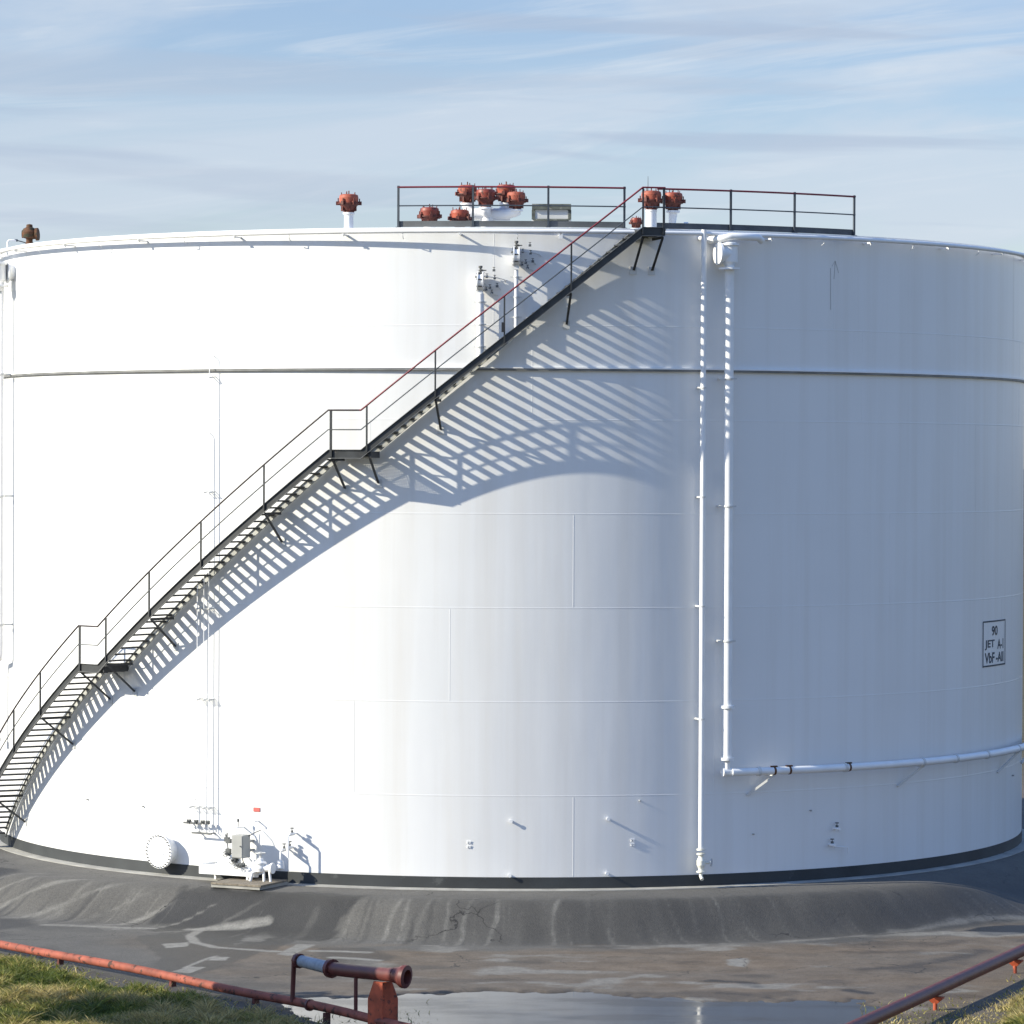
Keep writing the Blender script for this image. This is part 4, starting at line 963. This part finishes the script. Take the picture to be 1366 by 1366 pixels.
# ------------------------------------------------------------------ grass
def grass(name, region, n, seed, label):
    rs = np.random.RandomState(seed); x0, x1, y0, y1 = region
    px = rs.uniform(x0, x1, n); py = rs.uniform(y0, y1, n)
    lm, s_ = lawn_mask(px, py)
    k = rs.rand(n) < lm * (.35 + .65 * smooth(-.1, -.8, s_))
    stray = (s_ < .9) & (rs.rand(n) < .05 * smooth(.9, .2, s_)) & (signed(px, py, PUDDLE) > .5); k |= stray
    px, py, s_ = px[k], py[k], s_[k]; n = len(px)
    pz = height(px, py) - .01
    clump = fbm(px * 1.6 + 20, py * 1.6, 3)
    tuft = vnoise(px * 3.1 + 7, py * 2.3)
    h = (.035 + (.10 * clump + .26 * tuft ** 3) * rs.uniform(.4, 1.5, n)) * (.55 + .45 * smooth(.2, -.8, s_)); w = rs.uniform(.008, .022, n)
    az = rs.uniform(0, 2 * np.pi, n); lean = rs.uniform(.2, 1.2, n) * h * (1.2 + .8 * (clump < .45)); ld = az + rs.uniform(-1, 1, n)
    ca_, sa_ = np.cos(az), np.sin(az)
    b0 = np.stack([px - ca_ * w, py - sa_ * w, pz], -1); b1 = np.stack([px + ca_ * w, py + sa_ * w, pz], -1)
    lx, ly = np.cos(ld) * lean, np.sin(ld) * lean
    m0 = np.stack([px - ca_ * w * .7 + lx * .35, py - sa_ * w * .7 + ly * .35, pz + h * .6], -1); m1 = np.stack([px + ca_ * w * .7 + lx * .35, py + sa_ * w * .7 + ly * .35, pz + h * .6], -1)
    tp_ = np.stack([px + lx, py + ly, pz + h], -1)
    V = np.stack([b0, b1, m1, m0, tp_], 1).reshape(-1, 3)
    base = np.arange(n) * 5
    lv = np.stack([base, base + 1, base + 2, base + 3, base + 3, base + 2, base + 4], -1).ravel()
    ls = (np.arange(n)[:, None] * 7 + np.array([0, 4])).ravel()
    me = bpy.data.meshes.new(name); me.vertices.add(len(V)); me.vertices.foreach_set('co', V.ravel().astype(np.float32))
    me.loops.add(len(lv)); me.loops.foreach_set('vertex_index', lv.astype(np.int32)); me.polygons.add(2 * n); me.polygons.foreach_set('loop_start', ls.astype(np.int32)); me.update(calc_edges=True)
    dry = np.clip(.5 + (fbm(px * .55 + 3, py * .55 + 50, 4) - .53) * 3.4 + (tuft - .5) * .9 + rs.uniform(-.5, .5, n) + np.where(s_ > -.2, .3, 0), 0, 1)
    ca2 = me.color_attributes.new('blade', 'FLOAT_COLOR', 'POINT')
    cc = np.repeat(np.stack([dry, rs.rand(n), np.zeros(n), np.ones(n)], -1), 5, 0); ca2.data.foreach_set('color', cc.ravel().astype(np.float32))
    me.materials.append(GRASS); o = bpy.data.objects.new(name, me); col.objects.link(o); o['kind'] = 'stuff'; o['label'] = label; o['category'] = 'grass'
def grass_material():
    m = bpy.data.materials.new('grass_blades'); m.use_nodes = True
    nt = m.node_tree; N = nt.nodes; L = nt.links; b = N['Principled BSDF']; b.inputs['Roughness'].default_value = .6
    at = N.new('ShaderNodeAttribute'); at.attribute_name = 'blade'; sp = N.new('ShaderNodeSeparateColor'); L.new(at.outputs['Color'], sp.inputs['Color'])
    r = N.new('ShaderNodeValToRGB'); e = r.color_ramp.elements
    e[0].position = .05; e[0].color = (.11, .145, .026, 1); e[1].position = .95; e[1].color = (.46, .375, .155, 1)
    e2 = r.color_ramp.elements.new(.5); e2.color = (.255, .262, .044, 1)
    L.new(sp.outputs['Red'], r.inputs['Fac'])
    mr = N.new('ShaderNodeMapRange'); mr.inputs['To Min'].default_value = .5; mr.inputs['To Max'].default_value = 1.35; L.new(sp.outputs['Green'], mr.inputs['Value'])
    mx = N.new('ShaderNodeMix'); mx.data_type = 'RGBA'; mx.blend_type = 'MULTIPLY'; mx.inputs['Factor'].default_value = 1; L.new(r.outputs['Color'], mx.inputs['A']); L.new(mr.outputs['Result'], mx.inputs['B'])
    L.new(mx.outputs['Result'], b.inputs['Base Color'])
    tr = N.new('ShaderNodeBsdfTranslucent'); L.new(mx.outputs['Result'], tr.inputs['Color'])
    ms = N.new('ShaderNodeMixShader'); ms.inputs['Fac'].default_value = .35; L.new(b.outputs[0], ms.inputs[1]); L.new(tr.outputs[0], ms.inputs[2])
    L.new(ms.outputs[0], N['Material Output'].inputs['Surface'])
    return m
GRASS = grass_material()
grass('grass', (-16, -1.5, -38, -18.5), 320000, 4, 'rough sunlit grass with straw patches, left of the orange pipe')
grass('grass', (8, 16.5, -38, -21), 170000, 8, 'tufted grass and dry stalks at the right corner')

# ------------------------------------------------------------------ tree outside the frame on the left, whose crown shades the near grass
tr = empty('broadleaf_tree', (-16.4, -36.1, -.8), 'broadleaf tree standing on the grass left of the orange pipe', 'tree')
rnd = random.Random(11); base = Vector((-16.4, -36.1, -.9))
mb = MB(); mb.tube([base, base + Vector((.05, .1, 1.2)), base + Vector((.2, 0, 2.8)), base + Vector((.1, .15, 5.0)), base + Vector((.2, .1, 7.2))], [.24, .19, .16, .10, .04], 10)
limbs = []
for k in range(14):
    a = k * 2.4; z = 4.4 + k * .16; s0 = base + Vector((.15, .05, z)); L_ = 2.8 - abs(k - 6) * .07
    e = s0 + Vector((math.cos(a) * L_, math.sin(a) * L_, .5)); mb.tube([s0, (s0 + e) / 2 + UP * .12, e], [.07, .05, .02], 6); limbs.append((s0, e))
mb.build('trunk', mat('bark', (.09, .07, .05), .9, var=.3, bump=.5), tr)
mb = MB()
for k in range(20000):
    s0, e = rnd.choice(limbs); f = rnd.uniform(.25, 1.15); c = s0 + (e - s0) * f + Vector((rnd.gauss(0, .42), rnd.gauss(0, .42), rnd.gauss(.1, .32)))
    x = Vector((rnd.gauss(0, 1), rnd.gauss(0, 1), rnd.gauss(0, .6))).normalized(); y = x.orthogonal().normalized(); w = rnd.uniform(.12, .21)
    mb.add([c - x * w * 1.3, c - y * w * .6, c + x * w * 1.3, c + y * w * .6], [(0, 1, 2, 3)])
mb.build('crown', mat('leaves', (.07, .10, .025), .6, var=.4, vscale=1.5), tr)

# ------------------------------------------------------------------ light, sky, camera
sun_dir = Vector((math.sin(SUN_AZ) * math.cos(SUN_EL), -math.cos(SUN_AZ) * math.cos(SUN_EL), math.sin(SUN_EL)))
sl = bpy.data.lights.new('sun', 'SUN'); sl.energy = 4.85; sl.angle = math.radians(.53); sl.color = (1.0, .935, .77)
so = bpy.data.objects.new('sun', sl); col.objects.link(so); so.rotation_euler = (-sun_dir).to_track_quat('-Z', 'Y').to_euler(); so.location = (-40, -40, 40)

w = bpy.data.worlds.new('World'); sc.world = w; w.use_nodes = True
nt = w.node_tree; N = nt.nodes; L = nt.links; bg = N['Background']
sky = N.new('ShaderNodeTexSky'); sky.sky_type = 'NISHITA'; sky.sun_disc = False; sky.sun_elevation = SUN_EL
sky.sun_rotation = math.atan2(sun_dir.x, sun_dir.y) % (2 * math.pi)
sky.air_density = 1.0; sky.dust_density = .3; sky.ozone_density = 2.0; sky.altitude = 100
tc = N.new('ShaderNodeTexCoord')
def cloud(scale, loc, tilt, nscale, detail, rough, dist, lo, hi):
    m0 = N.new('ShaderNodeMapping'); m0.inputs['Rotation'].default_value = (0, tilt, 0)
    L.new(tc.outputs['Generated'], m0.inputs['Vector'])
    mp = N.new('ShaderNodeMapping'); mp.inputs['Scale'].default_value = scale; mp.inputs['Location'].default_value = loc
    L.new(m0.outputs['Vector'], mp.inputs['Vector'])
    n = N.new('ShaderNodeTexNoise'); n.inputs['Scale'].default_value = nscale; n.inputs['Detail'].default_value = detail; n.inputs['Roughness'].default_value = rough; n.inputs['Distortion'].default_value = dist
    L.new(mp.outputs['Vector'], n.inputs['Vector'])
    r = N.new('ShaderNodeMapRange'); r.interpolation_type = 'SMOOTHSTEP'; r.inputs['From Min'].default_value = lo; r.inputs['From Max'].default_value = hi
    L.new(n.outputs['Fac'], r.inputs['Value']); return r.outputs['Result']
def wmix(f, a, b_):
    x = N.new('ShaderNodeMix'); x.data_type = 'RGBA'
    for k, s_ in (('Factor', f), ('A', a), ('B', b_)):
        if isinstance(s_, (int, float)): x.inputs[k].default_value = s_
        elif isinstance(s_, tuple): x.inputs[k].default_value = (*s_, 1)
        else: L.new(s_, x.inputs[k])
    return x.outputs['Result']
def wmul(a, k):
    x = N.new('ShaderNodeMath'); x.operation = 'MULTIPLY'; L.new(a, x.inputs[0]); x.inputs[1].default_value = k
    y = N.new('ShaderNodeMath'); y.operation = 'MULTIPLY'; L.new(x.outputs[0], y.inputs[0]); L.new(fade.outputs['Result'], y.inputs[1]); return y.outputs[0]
tint = N.new('ShaderNodeMix'); tint.data_type = 'RGBA'; tint.blend_type = 'MULTIPLY'; tint.inputs['Factor'].default_value = 1
L.new(sky.outputs['Color'], tint.inputs['A']); tint.inputs['B'].default_value = (1, 1, 1, 1)
c = tint.outputs['Result']
sx = N.new('ShaderNodeSeparateXYZ'); L.new(tc.outputs['Generated'], sx.inputs['Vector'])
fade = N.new('ShaderNodeMapRange'); fade.inputs['From Min'].default_value = .12; fade.inputs['From Max'].default_value = .55; fade.inputs['To Min'].default_value = 1; fade.inputs['To Max'].default_value = .0
L.new(sx.outputs['Z'], fade.inputs['Value'])
tn = N.new('ShaderNodeMix'); tn.data_type = 'RGBA'; L.new(fade.outputs['Result'], tn.inputs['Factor']); tn.inputs['A'].default_value = (.93, 1.13, 1.42, 1); tn.inputs['B'].default_value = (.60, .592, .685, 1)
L.new(tn.outputs['Result'], tint.inputs['B'])
veil = cloud((5, 5, 34), (1.3, .2, .1), .13, 1.0, 7, .55, .7, .40, .64)
c = wmix(wmul(veil, .75), c, (3.05, 3.45, 3.98))
wisp = cloud((9, 9, 90), (4.1, 2.2, .7), .10, 1.0, 8, .62, 1.1, .48, .74)
c = wmix(wmul(wisp, .45), c, (3.6, 3.9, 4.25))
grey = cloud((5, 5, 55), (7.7, 1.2, 2.9), -.04, 1.0, 6, .5, .5, .52, .66)
c = wmix(wmul(grey, .45), c, (2.3, 2.7, 3.35))
lens = cloud((7, 7, 105), (9.3, 5.0, 3.1), -.05, 1.0, 4, .45, .3, .56, .68)
c = wmix(wmul(lens, .55), c, (2.1, 2.55, 3.3))
L.new(c, bg.inputs['Color']); bg.inputs['Strength'].default_value = .135

cd = bpy.data.cameras.new('camera'); cd.lens = 36 * 4932.1 / 1366; cd.sensor_width = 36; cd.clip_start = .5; cd.clip_end = 20000
co = bpy.data.objects.new('camera', cd); col.objects.link(co)
co.location = (0, -CAM_D, CAM_H)
co.matrix_world = Matrix.Translation((0, -CAM_D, CAM_H)) @ Matrix.Rotation(-.000224, 4, 'Z') @ Matrix.Rotation(math.pi / 2 - .01426, 4, 'X') @ Matrix.Rotation(.004119, 4, 'Z')
sc.camera = co
sc.view_settings.view_transform = 'Standard'; sc.view_settings.look = 'None'; sc.view_settings.exposure = .62; sc.view_settings.gamma = 1
sc.render.resolution_x = sc.render.resolution_y = 1024
sc.cycles.max_bounces = 6
